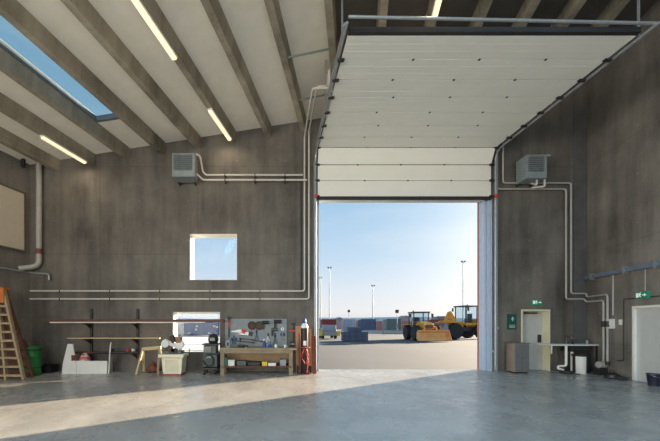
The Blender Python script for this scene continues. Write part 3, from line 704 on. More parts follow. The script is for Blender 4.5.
MB().box(X(174), X(179.5), Ys+.1, Ys+.3, Z(343), Z(337)).build('gearbox', mat('gear_brown', c(140, 98, 68), .6), t, bevel=.01)
MB().cyl((X(170), Ys+.15, Z(336)), (X(173), Ys+.15, Z(342.5)), .085, n=14).build('motor', 'black_paint', t, smooth=True)
MB().cyl((X(173), Ys+.0, z_t+.1), (X(173), Ys+.25, z_t+.1), .06).box(X(169), X(176), Ys+.0, Ys+.2, z_t, z_t+.14).build('vise', 'black_paint', t)
MB().cyl((X(184), Ys+.1, z_t+.02), (X(189), Ys+.1, z_t+.02), .02).cyl((X(188.5), Ys+.1, z_t-.08), (X(188.5), Ys+.1, z_t+.14), .015).build('hand_crank', 'black_paint', t)
MB().bar((X(167), Ys+.2, Z(340)), (X(161), Ys+.2, Z(348)), .03, .05).build('blade_guard', 'dark_steel', t)

# ------------------------------------------------------------------ welding cart, with helmet
Yc = 9.75; X = lambda px: wx(px, Yc); Z = lambda py: wz(py, Yc)
t = thing('welding_cart', 'dark welding machine on a wheeled cart left of the workbench', 'welding cart', (X(209), Yc, 0))
MB().box(X(202), X(217.5), Yc, Yc+.5, .16, .22).build('deck', 'dark_steel', t)
MB().box(X(202.5), X(217), Yc+.03, Yc+.47, .24, .62).build('welder', 'machine_green', t, bevel=.02)
MB().box(X(203), X(216), Yc+.05, Yc+.45, .66, .92).build('wire_feeder', 'machine_green', t, bevel=.02)
MB().box(X(204), X(211), Yc+.02, Yc+.05, .70, .88).build('control_panel', mat('panel_grey', c(120, 120, 112), .5), t)
for k in range(3): MB().cyl((X(205.5+k*2.3), Yc-.0, .56), (X(205.5+k*2.3), Yc+.03, .56), .025).build('knob', 'steel', t)
for k in range(5): MB().box(X(205), X(214.5), Yc+.02, Yc+.03, .29+k*.045, .31+k*.045).build('vent', 'black_paint', t)
for px in (204, 215):
    for dy in (.04, .46): MB().cyl((X(px)-.02, Yc+dy, .075), (X(px)+.02, Yc+dy, .075), .075, n=14).build('wheel', 'black_paint', t, smooth=True)
MB().tube([(X(203), Yc-.01, .45), (X(206), Yc-.05, .28), (X(212), Yc-.04, .3), (X(214), Yc-.01, .5), (X(210), Yc-.04, .62), (X(204), Yc-.02, .55)], .018, fillet=.12).build('cable', 'black_paint', t, smooth=True)
MB().box(X(202), X(218.5), Yc, Yc+.55, .93, .97).build('top', 'dark_steel', t)
t = thing('welding_helmet', 'dark welding helmet resting on the cart', 'helmet', (X(212), Yc+.2, .97))
ax = Matrix.Rotation(.25, 3, 'X')
MB().lathe([(.13, 0), (.165, .06), (.17, .15), (.14, .24), (.08, .29), (.02, .305)], (X(212), Yc+.22, .975), 16).build('shell', 'black_paint', t, smooth=True)
MB().box(X(212)-.08, X(212)+.08, Yc+.03, Yc+.08, 1.06, 1.16).build('visor', mat('visor_grey', c(110, 125, 118), .2), t, bevel=.01)

# ------------------------------------------------------------------ workbench
Yw = 9.75; Yk = 10.45; X = lambda px: wx(px, Yw); Z = lambda py: wz(py, Yw)
zb_ = Z(348)
t = thing('workbench', 'long timber workbench against the wall under the tool board', 'workbench', (X(257), (Yw+Yk)/2, 0))
MB().box(X(219.5), X(297), Yw, Yk, zb_-.07, zb_).build('worktop', 'wood_grey', t, bevel=.008)
for px in (222, 291):
    for yy2 in (Yw+.06, Yk-.14): MB().box(X(px)-.06, X(px)+.06, yy2, yy2+.09, 0, zb_-.07).build('leg', 'wood_grey', t)
MB().box(X(221), X(292), Yw+.05, Yk-.1, .22, .26).build('lower_shelf', 'wood_brown', t)
MB().box(X(221), X(290), Yk-.1, Yk-.08, .3, zb_-.07).build('back_panel', mat('panel_tan', c(150, 128, 98), .7), t)
MB().box(X(221), X(290), Yw+.02, Yw+.05, zb_-.17, zb_-.07).build('apron', 'wood_grey', t)
zs = .26
def crate(px0, px1, Y, h, m, label, z=zs, cat='box', name='box', d=.3):
    t = thing(name, label, cat, (wx((px0+px1)/2, Y), Y+d/2, z)); x0, x1 = wx(px0, Y), wx(px1, Y)
    MB().box(x0, x1, Y, Y+d, z, z+h*.82).build('body', m, t, bevel=.006); MB().box(x0-.008, x1+.008, Y-.008, Y+d+.008, z+h*.82, z+h).build('lid', m, t, bevel=.004); return t
crate(228, 234.5, 9.9, .19, 'metal_white', 'white box at the left on the workbench lower shelf')
crate(262, 267, 9.9, .13, 'yellow', 'yellow box on the workbench lower shelf')
crate(268, 276, 9.88, .09, 'white_paint', 'flat white box right of the yellow one on the lower shelf')
crate(280, 286, 9.9, .20, 'grey_paint', 'grey box at the right end of the lower shelf')
crate(237, 246, 9.95, .15, 'machine_green', 'dark green box on the lower shelf')
crate(248, 260, 9.95, .12, 'black_paint', 'black toolbox between green and yellow boxes on the lower shelf')
t = thing('jerry_can', 'green can standing at the left end under the workbench', 'can', (X(224), 9.95, zs))
MB().box(X(221.5), X(227), 9.85, 10.0, zs, zs+.28).build('body', mat('can_green', c(40, 90, 70), .5), t, bevel=.03); MB().cyl((X(225), 9.92, zs+.27), (X(225), 9.92, zs+.33), .025).build('cap', 'black_paint', t)

# tool board
t = thing('tool_board', 'grey perforated tool board on the wall above the workbench', 'tool board', (wx(256, D), D, zb_+.05))
x0, x1, z0, z1 = wx(226, D), wx(286, D), wz(346.5, D), wz(319.5, D)
mat('pegboard', c(134, 142, 143), .85, .0, var=.08)
MB().box(x0, x1, D-.03, D-.01, z0, z1).build('panel', 'pegboard', t)
slab([x0-.02, x1+.02], [z0-.02, z1+.02], [(x0, x1, z0, z1)], lambda x, z: (x, D-.04, z), lambda x, z: (x, D, z)).build('frame', 'grey_paint', t)
Yt = D-.06
def T_(px, py): return wx(px, Yt), wz(py, Yt)
def hang(name, label, cat, px, py, parts, group='tools hanging on the tool board'):
    x, z = T_(px, py); t = thing(name, label, cat, (x, Yt, z), group)
    for nm, m, b in parts: b.build(nm, m, t, local=True, smooth=False)
    return t
def disc(r): return MB().lathe([(r, -.012), (r, .012)], (0, 0, 0), 20, Matrix.Rotation(math.pi/2, 3, 'X'))
def ringd(r):
    return MB().tube([(r*math.cos(a), 0, r*math.sin(a)) for a in [2*math.pi*k/16 for k in range(17)]], .03, fillet=.01, n=6)
for (px, py, lab) in ((252, 325.5, 'left of the two brown round coils on the tool board'), (259, 325.5, 'right of the two brown round coils on the tool board')):
    hang('cable_coil', lab, 'coil', px, py, [('coil', mat('coil_brown', c(70, 56, 44), .7), ringd(.12)), ('inner_wrap', 'coil_brown', disc(.10)), ('hook', 'steel', MB().cyl((0, .02, .14), (0, -.05, .15), .008))])
hang('spanner', 'red-handled tool at the left end of the tool board', 'tool', 229, 324, [('handle', 'red', MB().box(-.035, .035, -.02, .01, -.12, .12)), ('head', 'black_paint', MB().cyl((0, -.02, .2), (0, .01, .2), .06).box(-.02, .02, -.01, .01, .1, .2)), ('grip', 'black_paint', MB().box(-.02, .02, -.02, .01, -.45, -.12))])
def saw(px, py, lab, m):
    hang('hand_saw', lab, 'saw', px, py, [('blade', 'steel', MB().prism([(-.22, -.03), (.12, -.06), (.12, .06), (-.22, .0)], -.004, .004)), ('handle', m, MB().prism([(.12, -.06), (.24, -.09), (.27, .05), (.12, .07)], -.015, .015))])
saw(238, 331, 'red-handled saw on the left of the tool board', 'red'); saw(245, 333.5, 'dark-handled saw left of the coils on the tool board', 'black_paint')
def plier(px, py, m, lab, sc=1., ang=.0):
    R = Matrix.Rotation(ang, 4, 'Y')
    b = MB()
    for s in (-1, 1): b.bar(R@Vector((0, 0, 0)), R@Vector((s*.05*sc, 0, -.2*sc)), .03*sc, .02)
    hd = MB().prism([(-.025*sc, 0), (.025*sc, 0), (.012*sc, .09*sc), (-.012*sc, .09*sc)], -.012, .012, R)
    hang('pliers', lab, 'pliers', px, py, [('handles', m, b), ('jaws', 'dark_steel', hd)])
plier(256.5, 333, 'blue_plastic', 'blue-handled pliers below the coils on the tool board', 1.2)
plier(275, 337, 'machine_green', 'long green-handled cutters hanging near the right of the tool board', 1.4)
plier(268, 336, 'steel', 'steel pliers hanging at the middle right of the tool board', 1.2)
plier(234, 338, 'blue_plastic', 'short blue pliers low at the left of the tool board', 1.0)
def drill(px, py, lab, m, sc=1.):
    hang('power_tool', lab, 'power tool', px, py, [('body', m, MB().cyl((-.09*sc, 0, .05), (.12*sc, 0, .05), .055*sc)), ('grip', 'black_paint', MB().box(-.09*sc, -.02*sc, -.03, .03, -.16*sc, .02)), ('chuck', 'steel', MB().cyl((.12*sc, 0, .05), (.2*sc, 0, .05), .02))])
drill(265, 324, 'dark power drill right of the coils on the tool board', 'black_paint', 1.1)
drill(277, 323, 'dark angle grinder high on the right of the tool board', 'black_paint', 1.2)
drill(274, 331, 'dark green sander below the grinder on the tool board', 'machine_green', 1.0)
for k, (px, py, ln) in enumerate(((247, 342, .34), (250, 339.5, .3), (258, 341, .22))):
    hang('file_tool', ('long file lying across two hooks low on the tool board', 'second file just above the long file on the tool board', 'short file right of the long files on the tool board')[k], 'file', px, py, [('blade', 'dark_steel', MB().bar((-ln, 0, .03), (ln*.4, 0, -.01), .015, .03)), ('handle', 'wood_brown', MB().cyl((ln*.4, 0, -.01), (ln*.75, 0, -.03), .022))])
for k, px in enumerate((232, 236, 240, 281, 284)):
    hang('screwdriver', ('black-handled screwdriver at the left end of the lower row', 'black-handled screwdriver second from the left in the lower row', 'black-handled screwdriver third from the left in the lower row', 'black-handled screwdriver near the right end of the board', 'black-handled screwdriver at the right end of the board')[k], 'screwdriver', px, 341 if k < 3 else 336, [('shaft', 'steel', MB().cyl((0, 0, -.14), (0, 0, 0), .01)), ('grip', ('black_paint', 'blue_plastic')[k % 2], MB().cyl((0, 0, 0), (0, 0, .11), .022))])
hang('spray_can', 'white round tape roll pinned at the right of the tool board', 'tape roll', 282.5, 329, [('roll', 'white_paint', disc(.055)), ('core', 'black_paint', MB().lathe([(.02, -.016), (.02, .016)], (0, 0, 0), 12, Matrix.Rotation(math.pi/2, 3, 'X')))]).name = 'tape_roll'
# on the worktop
def stand(name, label, cat, px, parts, Y=10.15, z=zb_):
    x = wx(px, Y); t = thing(name, label, cat, (x, Y, z))
    for nm, m, b in parts: b.build(nm, m, t, local=True, smooth=True)
stand('spray_bottle', 'blue spray bottle standing on the middle of the workbench', 'bottle', 264.5, [('bottle', 'blue_plastic', MB().lathe([(.05, 0), (.055, .02), (.055, .13), (.02, .19), (.018, .22)])), ('nozzle', 'white_paint', MB().box(-.05, .02, -.015, .015, .22, .26))])
stand('jar', 'white jar on the right half of the workbench', 'jar', 276, [('body', 'white_paint', MB().lathe([(.045, 0), (.05, .02), (.05, .09), (.04, .10)])), ('lid', 'grey_paint', MB().lathe([(.045, .10), (.045, .125)]))], Y=9.9)
stand('mug', 'small pale mug near the right end of the workbench', 'mug', 285, [('cup', 'white_paint', MB().lathe([(.035, 0), (.04, .09), (.036, .09), (.03, .01)])), ('handle', 'white_paint', MB().tube([(.04, 0, .02), (.07, 0, .03), (.07, 0, .06), (.04, 0, .07)], .007, fillet=.01))], Y=9.9)
stand('bench_vise', 'dark bench vise on the workbench beside the gas bottle end', 'vise', 292, [('base', 'dark_steel', MB().lathe([(.08, 0), (.08, .03), (.05, .08)])), ('jaw', 'dark_steel', MB().box(-.06, .06, -.10, -.02, .08, .2)), ('jaw', 'dark_steel', MB().box(-.06, .06, .02, .10, .08, .2)), ('screw', 'steel', MB().cyl((0, -.22, .12), (0, 0, .12), .018)), ('handle', 'steel', MB().cyl((-.08, -.21, .12), (.08, -.21, .12), .009))], Y=9.98)
stand('angle_grinder', 'black grinder lying on the left of the workbench', 'grinder', 242, [('body', 'black_paint', MB().cyl((-.14, 0, .05), (.12, 0, .05), .04)), ('disc', 'steel', MB().cyl((.14, 0, .0), (.14, 0, .012), .07)), ('guard', 'dark_steel', MB().cyl((.14, 0, .012), (.14, 0, .07), .05))], Y=10.0)
stand('funnel', 'dark blue funnel on the workbench next to the spray bottle', 'funnel', 270, [('cone', 'blue_plastic', MB().lathe([(.08, 0), (.02, .1), (.012, .18)])), ('rim', 'blue_plastic', MB().lathe([(.085, 0), (.085, .012)]))], Y=10.2)
stand('power_strip', 'pale socket block at the left end of the workbench', 'socket block', 228, [('body', 'grey_paint', MB().box(-.06, .06, -.04, .04, 0, .22)), ('socket', 'black_paint', MB().box(-.03, .03, -.045, -.04, .05, .17))], Y=10.0)
# boards leaning at the right end of the bench
def lean(px0, px1, py, Y, m, label, name='plywood_sheet', cat='plywood sheet', th=.02, tilt=.25):
    h = wz(py, Y+tilt); x0, x1 = wx(px0, Y), wx(px1, Y)
    b = MB(); b._add([Vector(v) for v in ((x0, Y, 0), (x1, Y, 0), (x1, Y+tilt, h), (x0, Y+tilt, h), (x0, Y+th, 0), (x1, Y+th, 0), (x1, Y+tilt+th, h), (x0, Y+tilt+th, h))],
           [(0, 1, 2, 3), (7, 6, 5, 4), (0, 4, 5, 1), (1, 5, 6, 2), (2, 6, 7, 3), (3, 7, 4, 0)])
    return tag(b.build(name, m), label, cat)
lean(296, 302, 326, 10.27, 'plywood', 'reddish plywood sheet leaning on the wall left of the gas bottle')
lean(307.5, 312.5, 329, 10.27, 'plywood', 'plywood sheet leaning on the wall right of the gas bottle')
lean(312.5, 316.5, 336, 9.98, 'rust', 'short rusty board leaning beside the door jamb', th=.03)
Yb_ = 9.95
bx = wx(304.5, Yb_); 
t = thing('gas_bottle', 'tall dark gas bottle with a pale shoulder and blue cap beside the big door', 'gas bottle', (bx, Yb_, 0))
hh = wz(328, Yb_)
MB().lathe([(.10, .03), (.115, .05), (.115, hh)], (bx, Yb_, 0), 20).build('cylinder', 'black_paint', t, smooth=True)
MB().lathe([(.115, hh), (.11, hh+.06), (.085, hh+.12), (.05, hh+.15)], (bx, Yb_, 0), 20).build('shoulder', 'white_paint', t, smooth=True)
MB().lathe([(.055, hh+.14), (.06, hh+.18), (.055, hh+.28), (.03, hh+.31)], (bx, Yb_, 0), 16).build('cap', 'blue_plastic', t, smooth=True)
MB().box(bx-.05, bx+.05, Yb_-.119, Yb_-.112, hh-.55, hh-.40).build('hazard_label', 'white_paint', t)
t = thing('bottle_trolley', 'red steel trolley holding the gas bottle', 'trolley', (bx, Yb_+.1, 0))
for s in (-1, 1):
    MB().tube([(bx+s*.16, Yb_+.14, .1), (bx+s*.16, Yb_+.16, 1.2), (bx+s*.16, Yb_+.02, 1.3)], .015, fillet=.08).build('upright', 'rust', t)
    MB().cyl((bx+s*.19, Yb_+.13, .12), (bx+s*.23, Yb_+.13, .12), .12, n=18).build('wheel', 'black_paint', t, smooth=True)
MB().box(bx-.16, bx+.16, Yb_-.13, Yb_+.14, 0.0, .028).build('foot_plate', 'rust', t)
MB().tube([(bx-.16, Yb_+.14, .85), (bx-.15, Yb_-.14, .85), (bx+.15, Yb_-.14, .85), (bx+.16, Yb_+.14, .85)], .014, fillet=.08).build('strap', 'red', t)
MB().bar((bx-.16, Yb_+.14, .5), (bx+.16, Yb_+.14, .5), .02).build('crossbar', 'rust', t)
tag(MB().tube([(bx+.0, Yb_-.16, .9), (bx+.12, Yb_-.17, .6), (bx+.02, Yb_-.18, .3), (bx-.12, Yb_-.17, .55), (bx-.02, Yb_-.17, .85), (bx+.1, Yb_-.19, .45), (bx+.05, Yb_-.19, .06)], .012, fillet=.1).build('gas_hose', 'red'), 'red gas hose coiled over the front of the bottle', 'hose')
t = thing('bar_clamp', 'red bar clamp hanging on the wall left of the gas bottle', 'clamp', (wx(294, D), D-.1, 1.5))
MB().box(wx(289, D), wx(299, D), D-.06, D-.03, wz(331, D)-.02, wz(331, D)+.03).build('handle', 'red', t); MB().box(wx(293, D), wx(294, D), D-.05, D-.01, wz(343, D), wz(324, D)).build('bar', 'dark_steel', t); MB().box(wx(291.5, D), wx(295.5, D), D-.06, D-.01, wz(325, D), wz(323, D)).build('jaw', 'dark_steel', t)

# ------------------------------------------------------------------ right side furniture
Yr = 10.05
x0, x1 = wx(514.5, Yr), wx(529, Yr); zt_ = wz(343, Yr)
mat('cab_side', c(138, 124, 114), .55, var=.1); mat('cab_grey', c(110, 112, 112), .5, .2, var=.08)
t = thing('metal_cabinet', 'low grey metal cabinet in front of the far personnel door', 'cabinet', ((x0+x1)/2, Yr+.3, 0))
MB().box(x0, x1, Yr, Yr+.35, .04, zt_-.03).build('body', 'cab_side', t, bevel=.004)
MB().box(x0-.02, x1+.02, Yr-.02, Yr+.37, zt_-.03, zt_).build('top', 'cab_grey', t)
MB().box(x0+.03, x1-.03, Yr+.02, Yr+.33, 0, .04).build('plinth', 'black_paint', t)
xm = (x0+x1)/2
for a, b, s in ((x0+.01, xm-.005, 1), (xm+.005, x1-.01, -1)):
    d_ = MB().box(a, b, Yr-.018, Yr, .06, zt_-.05).build('door', 'cab_grey', t); hx = b-.04 if s > 0 else a+.04
    MB().box(hx-.01, hx+.01, Yr-.035, Yr-.018, .5, .62).build('handle', 'steel', d_)
Yr = 10.05
x0, x1 = wx(551, Yr), wx(600, Yr); zt_ = wz(344.5, Yr)
t = thing('sink_table', 'steel sink bench with a bent waste pipe near the right corner', 'sink bench', ((x0+x1)/2, Yr+.25, 0))
MB().box(x0, x1, Yr, D, zt_-.045, zt_).build('top', 'metal_white', t, bevel=.006)
xs = wx(583, Yr)
MB().box(xs-.3, xs+.3, Yr+.05, D-.05, zt_-.24, zt_-.045).build('basin', 'dark_steel', t, bevel=.02)
for x in (x0+.06, x1-.06): MB().bar((x, Yr+.05, 0 if x > xs else zt_-.3), (x, Yr+.05, zt_-.045), .03).build('leg', 'metal_white' if x < xs else 'dark_steel', t)
MB().bar((xs+.28, Yr+.08, 0), (xs+.28, Yr+.08, zt_-.24), .05).build('leg', 'dark_steel', t)
MB().bar((xs-.28, Yr+.08, 0), (xs-.28, Yr+.08, zt_-.24), .05).build('leg', 'metal_white', t)
xv = wx(569, Yr)
MB().tube([(xv, Yr+.1, zt_-.05), (xv, Yr+.1, .22), (wx(561, Yr), Yr+.1, .22), (wx(561, Yr), Yr+.1, .14), (wx(566, Yr), Yr+.1, .10)], .035, fillet=.08).build('waste_pipe', 'white_paint', t, smooth=True)
MB().tube([(xs-.1, D-.06, zt_), (xs-.1, D-.06, zt_+.25), (xs-.1, D-.25, zt_+.25), (xs-.1, D-.25, zt_+.18)], .014, fillet=.06).build('faucet', 'steel', t, smooth=True)
stand('bottle', 'small dark bottle on the sink bench', 'bottle', 573, [('body', 'black_paint', MB().lathe([(.03, 0), (.035, .02), (.035, .12), (.012, .17)])), ('cap', 'red', MB().cyl((0, 0, .17), (0, 0, .2), .015))], Y=10.3, z=zt_)
stand('soap_bottle', 'pale soap bottle right of the dark bottle on the sink bench', 'bottle', 587, [('body', 'grey_paint', MB().lathe([(.03, 0), (.035, .02), (.035, .10), (.012, .14)])), ('pump', 'black_paint', MB().box(-.03, .01, -.008, .008, .14, .17))], Y=10.3, z=zt_)
bx, by = wx(582, 9.95), 9.92
t = thing('plastic_drum', 'white plastic drum with dark bands under the sink bench', 'drum', (bx, by, 0))
MB().lathe([(.17, 0), (.19, .03), (.20, .58), (.19, .60)], (bx, by+.1, 0), 22).build('body', 'metal_white', t, smooth=True)
MB().lathe([(.205, .56), (.21, .57), (.21, .62), (.16, .635)], (bx, by+.1, 0), 22).build('lid', 'dark_steel', t, smooth=True)
for a in (-1.5, .25): 
    R = Matrix.Translation((bx, by+.1, 0))@Matrix.Rotation(a, 4, 'Z'); MB().box(-.04, .04, -.208, -.185, .03, .57, R).build('band', 'dark_steel', t)
t = thing('hand_tools_heap', 'black hose reel on the floor under the waste pipe', 'hose reel', (wx(568, 10), 10.05, 0))
t.name = 'hose_reel'
MB().lathe([(.16, 0), (.17, .04), (.16, .08), (.08, .08), (.08, .02)], (wx(568, 10), 10.05, 0), 18).build('coil', 'dark_rubber', t, smooth=True)
MB().tube([(wx(568, 10), 9.9, .02), (wx(572, 10), 9.8, .015), (wx(575, 10), 9.85, .015)], .014).build('hose_end', 'dark_rubber', t)
# floor items in the right corner
p = at_z(r2, 0); 
t = thing('floor_valve_box', 'pale pump housing at the foot of the two risers', 'pump', (p.x-.1, p.y-.1, 0))
MB().cyl((p.x-.16, p.y, .32), (p.x+.03, p.y, .32), .10, n=18).build('pump_body', 'pipe_grey', t, smooth=True)
MB().box(p.x-.22, p.x+.02, p.y-.1, p.y+.1, 0, .22).build('base', 'dark_steel', t)
MB().cyl(at_z(r1, .32), at_z(r1, .44), .05).build('flange', 'dark_steel', t)
t.name = 'pump'
q0 = RW(612, 0, .35); q0.z = 0
t = thing('dark_bag', 'dark tool bag on the floor against the right wall', 'bag', q0); t.name = 'tool_bag'
MB().lathe([(.14, 0), (.17, .03), (.16, .12), (.08, .17), (.02, .18)], (q0.x, q0.y, 0), 12).build('body', 'black_paint', t, smooth=True)
MB().tube([(q0.x-.08, q0.y, .15), (q0.x-.05, q0.y, .24), (q0.x+.05, q0.y, .24), (q0.x+.08, q0.y, .15)], .012, fillet=.04).build('handle', 'dark_steel', t)
q1 = RW(617.5, 0, .28); tag(MB().lathe([(.10, 0), (.15, .02), (.13, .07), (.03, .10)], (q1.x, q1.y-.1, 0), 10).build('rag_heap', 'dark_rubber', smooth=True), 'flat black rag heap on the floor left of the white door', 'rag')
# black bucket by the white door
Yk = 8.05; bx = 9.82
t = thing('bucket', 'dark blue-black bucket on the floor in front of the white door', 'bucket', (bx, Yk, 0))
mat('navy', c(34, 38, 58), .5)
MB().lathe([(.10, 0), (.125, .28), (.135, .29), (.135, .31), (.12, .31), (.095, .02)], (bx, Yk, 0), 22).build('pail', 'navy', t, smooth=True)
MB().tube([(bx-.13, Yk, .30), (bx-.11, Yk-.11, .25), (bx, Yk-.15, .22), (bx+.11, Yk-.11, .25), (bx+.13, Yk, .30)], .006, fillet=.06).build('handle', 'steel', t)

# ------------------------------------------------------------------ outside: machines
mat('machine_yellow', c(226, 160, 48), .5, var=.08); mat('bucket_orange', c(246, 184, 118), .6, var=.18, scale=2)
mat('tyre', c(44, 46, 52), .85, var=.2); mat('rim', c(200, 180, 90), .5); mat('cab_dark', c(62, 64, 66), .5)
def wheel(t, x, y, r, wd):
    """axis along local y"""
    A = Matrix.Rotation(math.pi/2, 3, 'X')
    k = MB().lathe([(r*.55, -wd/2), (r*.93, -wd/2), (r, -wd*.36), (r, wd*.36), (r*.93, wd/2), (r*.55, wd/2)], (x, y, r), 26, A)
    for i in range(18):
        a = 2*math.pi*i/18; M = Matrix.Translation((x, y, r))@Matrix.Rotation(a, 4, 'Y')
        k.box(-.03, .03, -wd/2, wd/2, r-.01, r+.03, M)
    w_ = k.build('wheel', 'tyre', t, local=True)
    MB().lathe([(r*.54, -wd*.42), (r*.3, -wd*.2), (r*.3, wd*.2), (r*.54, wd*.42)], (x, y, r), 18, A).build('rim', 'rim', w_, local=True)
def cab(t, x0, x1, hw, z0, z1, m='cab_dark'):
    for x in (x0, x1):
        for y in (-hw, hw): MB().box(x-.04, x+.04, y-.04, y+.04, z0, z1).build('cab_post', m, t, local=True)
    MB().box(x0-.15, x1+.2, -hw-.1, hw+.1, z1, z1+.12).build('cab_roof', m, t, local=True, bevel=.03)
    MB().box(x0, x1, -hw, hw, z0-.25, z0).build('cab_base', 'machine_yellow', t, local=True)
    MB().box(x1-.01, x1+.01, -hw+.04, hw-.04, z0, z1).build('windscreen', 'vehicle_glass', t, local=True)
    MB().box(x0-.01, x0+.01, -hw+.04, hw-.04, z0, z1).build('rear_window', 'vehicle_glass', t, local=True)
    for y in (-hw, hw): MB().box(x0+.04, x1-.04, y-.01, y+.01, z0, z1).build('side_window', 'vehicle_glass', t, local=True)
    MB().box(x0+.2, x0+.65, -.25, .25, z0-.0, z0+.45).box(x0+.15, x0+.3, -.25, .25, z0+.45, z0+.95).build('seat', 'cab_dark', t, local=True)
    for y in (-hw-.35, hw+.35):
        mr_ = MB().box(x1+.0, x1+.06, y-.1, y+.1, z1-.45, z1-.1).build('mirror', 'cab_dark', t, local=True)
        MB().bar((x1, y*.72, z1-.05), (x1+.03, y, z1-.1), .03).build('mirror_arm', 'cab_dark', mr_, local=True)
    MB().cyl((x0+.2, -hw*.5, z1+.12), (x0+.2, -hw*.5, z1+.28), .07, n=10).build('beacon', 'orange', t, local=True)
def bucket(t, x, wd, z, m, h=1.0):
    pr = [(x, z+h), (x-.25, z+h*.75), (x-.3, z+.25), (x-.1, z+.03), (x+.6, z), (x+.6, z+.05), (x-.02, z+.1), (x-.2, z+.3), (x-.17, z+h*.7), (x+.03, z+h-.05)]
    b = MB().prism(pr, -wd/2, wd/2).build('bucket', m, t, local=True)
    for s in (-1, 1): MB().prism([(x, z+h), (x-.25, z+h*.75), (x-.3, z+.25), (x-.1, z+.03), (x+.6, z), (x+.55, z+.12)], s*wd/2-.02, s*wd/2+.02).build('bucket_side', m, b, local=True)
def loader(label, loc, rz_, tall=False, bz=.05, armz=.5):
    t = thing('backhoe_loader' if not tall else 'wheel_loader', label, 'loader', (0, 0, 0))
    wr = .72 if not tall else .78
    fx = 2.0 if tall else 1.2
    for x in (-1.1, fx):
        for y in (-.95, .95): wheel(t, x, y, wr, .5)
    for x in (-1.1, fx): MB().cyl((x, -.9, wr), (x, .9, wr), .12).build('axle', 'cab_dark', t, local=True)
    MB().box(-1.9, fx+.3, -.45, .45, .75, 1.15).build('chassis', 'cab_dark', t, local=True, bevel=.03)
    if not tall:
        MB().prism([(-.0, 1.1), (2.0, 1.1), (2.05, 1.55), (1.5, 1.75), (0, 1.85)], -.42, .42).build('hood', 'machine_yellow', t, local=True, bevel=.04)
        MB().box(2.03, 2.06, -.34, .34, 1.15, 1.5).build('grille', 'cab_dark', t, local=True)
        cab(t, -1.35, .05, .72, 1.35, 2.72)
        for s in (-1, 1):
            MB().bar((.3, s*.55, 1.55), (2.2, s*.55, 1.2), .1, .2).build('loader_arm', 'machine_yellow', t, local=True); MB().bar((2.15, s*.55, 1.25), (2.65, s*.55, .5), .1, .18).build('loader_arm', 'machine_yellow', t, local=True)
            MB().cyl((.9, s*.55, 1.1), (2.0, s*.55, 1.15), .05).build('ram', 'steel', t, local=True)
            MB().box(1.98, 2.05, s*.36-.07, s*.36+.07, 1.52, 1.64).build('headlamp', 'white_paint', t, local=True)
        for s in (-1, 1): MB().box(-1.6, -.5, s*.95-.28, s*.95+.28, 1.5, 1.56).build('mudguard', 'machine_yellow', t, local=True)
        MB().bar((-1.8, 0, 1.0), (-2.2, 0, 2.2), .2, .25).build('backhoe_boom', 'machine_yellow', t, local=True)
        bucket(t, 2.95, 2.75, bz, 'bucket_orange')
    else:
        MB().prism([(-2.4, 1.0), (-.7, 1.0), (-.7, 2.0), (-2.2, 1.9), (-2.45, 1.6)], -.7, .7).build('engine_cover', 'machine_yellow', t, local=True, bevel=.05)
        cab(t, -.75, .55, .7, 1.6, 3.25)
        MB().box(.5, 2.3, -.35, .35, 1.1, 1.75).build('front_frame', 'machine_yellow', t, local=True, bevel=.04)
        for s in (-1, 1):
            MB().bar((1.6, s*.4, 1.75), (2.6, s*.4, 1.7), .12, .28).build('loader_arm', 'machine_yellow', t, local=True); MB().bar((2.55, s*.4, 1.75), (3.1, s*.4, 1.2), .12, .24).build('loader_arm', 'machine_yellow', t, local=True)
            MB().cyl((.9, s*.3, 1.2), (2.2, s*.4, 1.85), .06).build('ram', 'steel', t, local=True)
            MB().box(1.6, 2.5, s*.95-.28, s*.95+.28, 1.62, 1.68).build('mudguard', 'machine_yellow', t, local=True)
        MB().bar((1.3, 0, 1.8), (1.9, 0, 2.7), .3, .34).build('tilt_link', 'machine_yellow', t, local=True); MB().bar((1.9, 0, 2.65), (2.3, 0, 1.8), .16, .25).build('tilt_link', 'machine_yellow', t, local=True)
        bucket(t, 3.3, 2.6, .5, 'grey_paint', 1.1)
    t.location = loc; t.rotation_euler = (0, 0, rz_); return t
loader('backhoe loader with dark cab and wide orange-yellow bucket on the ground', (wx(421, 31.5), 31.5, 0), math.radians(-95))
loader('yellow wheel loader with raised arm, half hidden by the door jamb', (wx(468, 34), 34.5, 0), math.radians(190), tall=True).scale = (1.07, 1.07, 1.07)

# parked grey vehicle with yellow tanks
Yv = 33.0; x = wx(330, Yv)
t = thing('utility_truck', 'small grey utility truck with yellow side boxes at the left of the opening', 'truck', (x, Yv, 0))
MB().box(-.75, .75, 0, 3.2, .35, .75).build('chassis', 'grey_paint', t, local=True, bevel=.03)
MB().prism([(-.72, .75), (.72, .75), (.62, 1.5), (-.62, 1.5)], .1, 1.5).build('cab', 'grey_paint', t, local=True, bevel=.04)
MB().prism([(-.6, .9), (.6, .9), (.54, 1.42), (-.54, 1.42)], .07, .11).build('windscreen', mat('glass_blue', c(130, 150, 170), .15), t, local=True)
for s in (-1, 1):
    MB().box(s*.95-.2, s*.95+.2, .2, 1.4, .3, .85).build('side_box', 'yellow', t, local=True, bevel=.02)
    for yy2 in (.6, 2.6): MB().cyl((s*.55, yy2, .3), (s*.8, yy2, .3), .3, n=18).build('wheel', 'tyre', t, local=True)
MB().box(-.7, .7, 1.7, 3.2, .75, 1.1).build('load_bed', 'grey_paint', t, local=True)
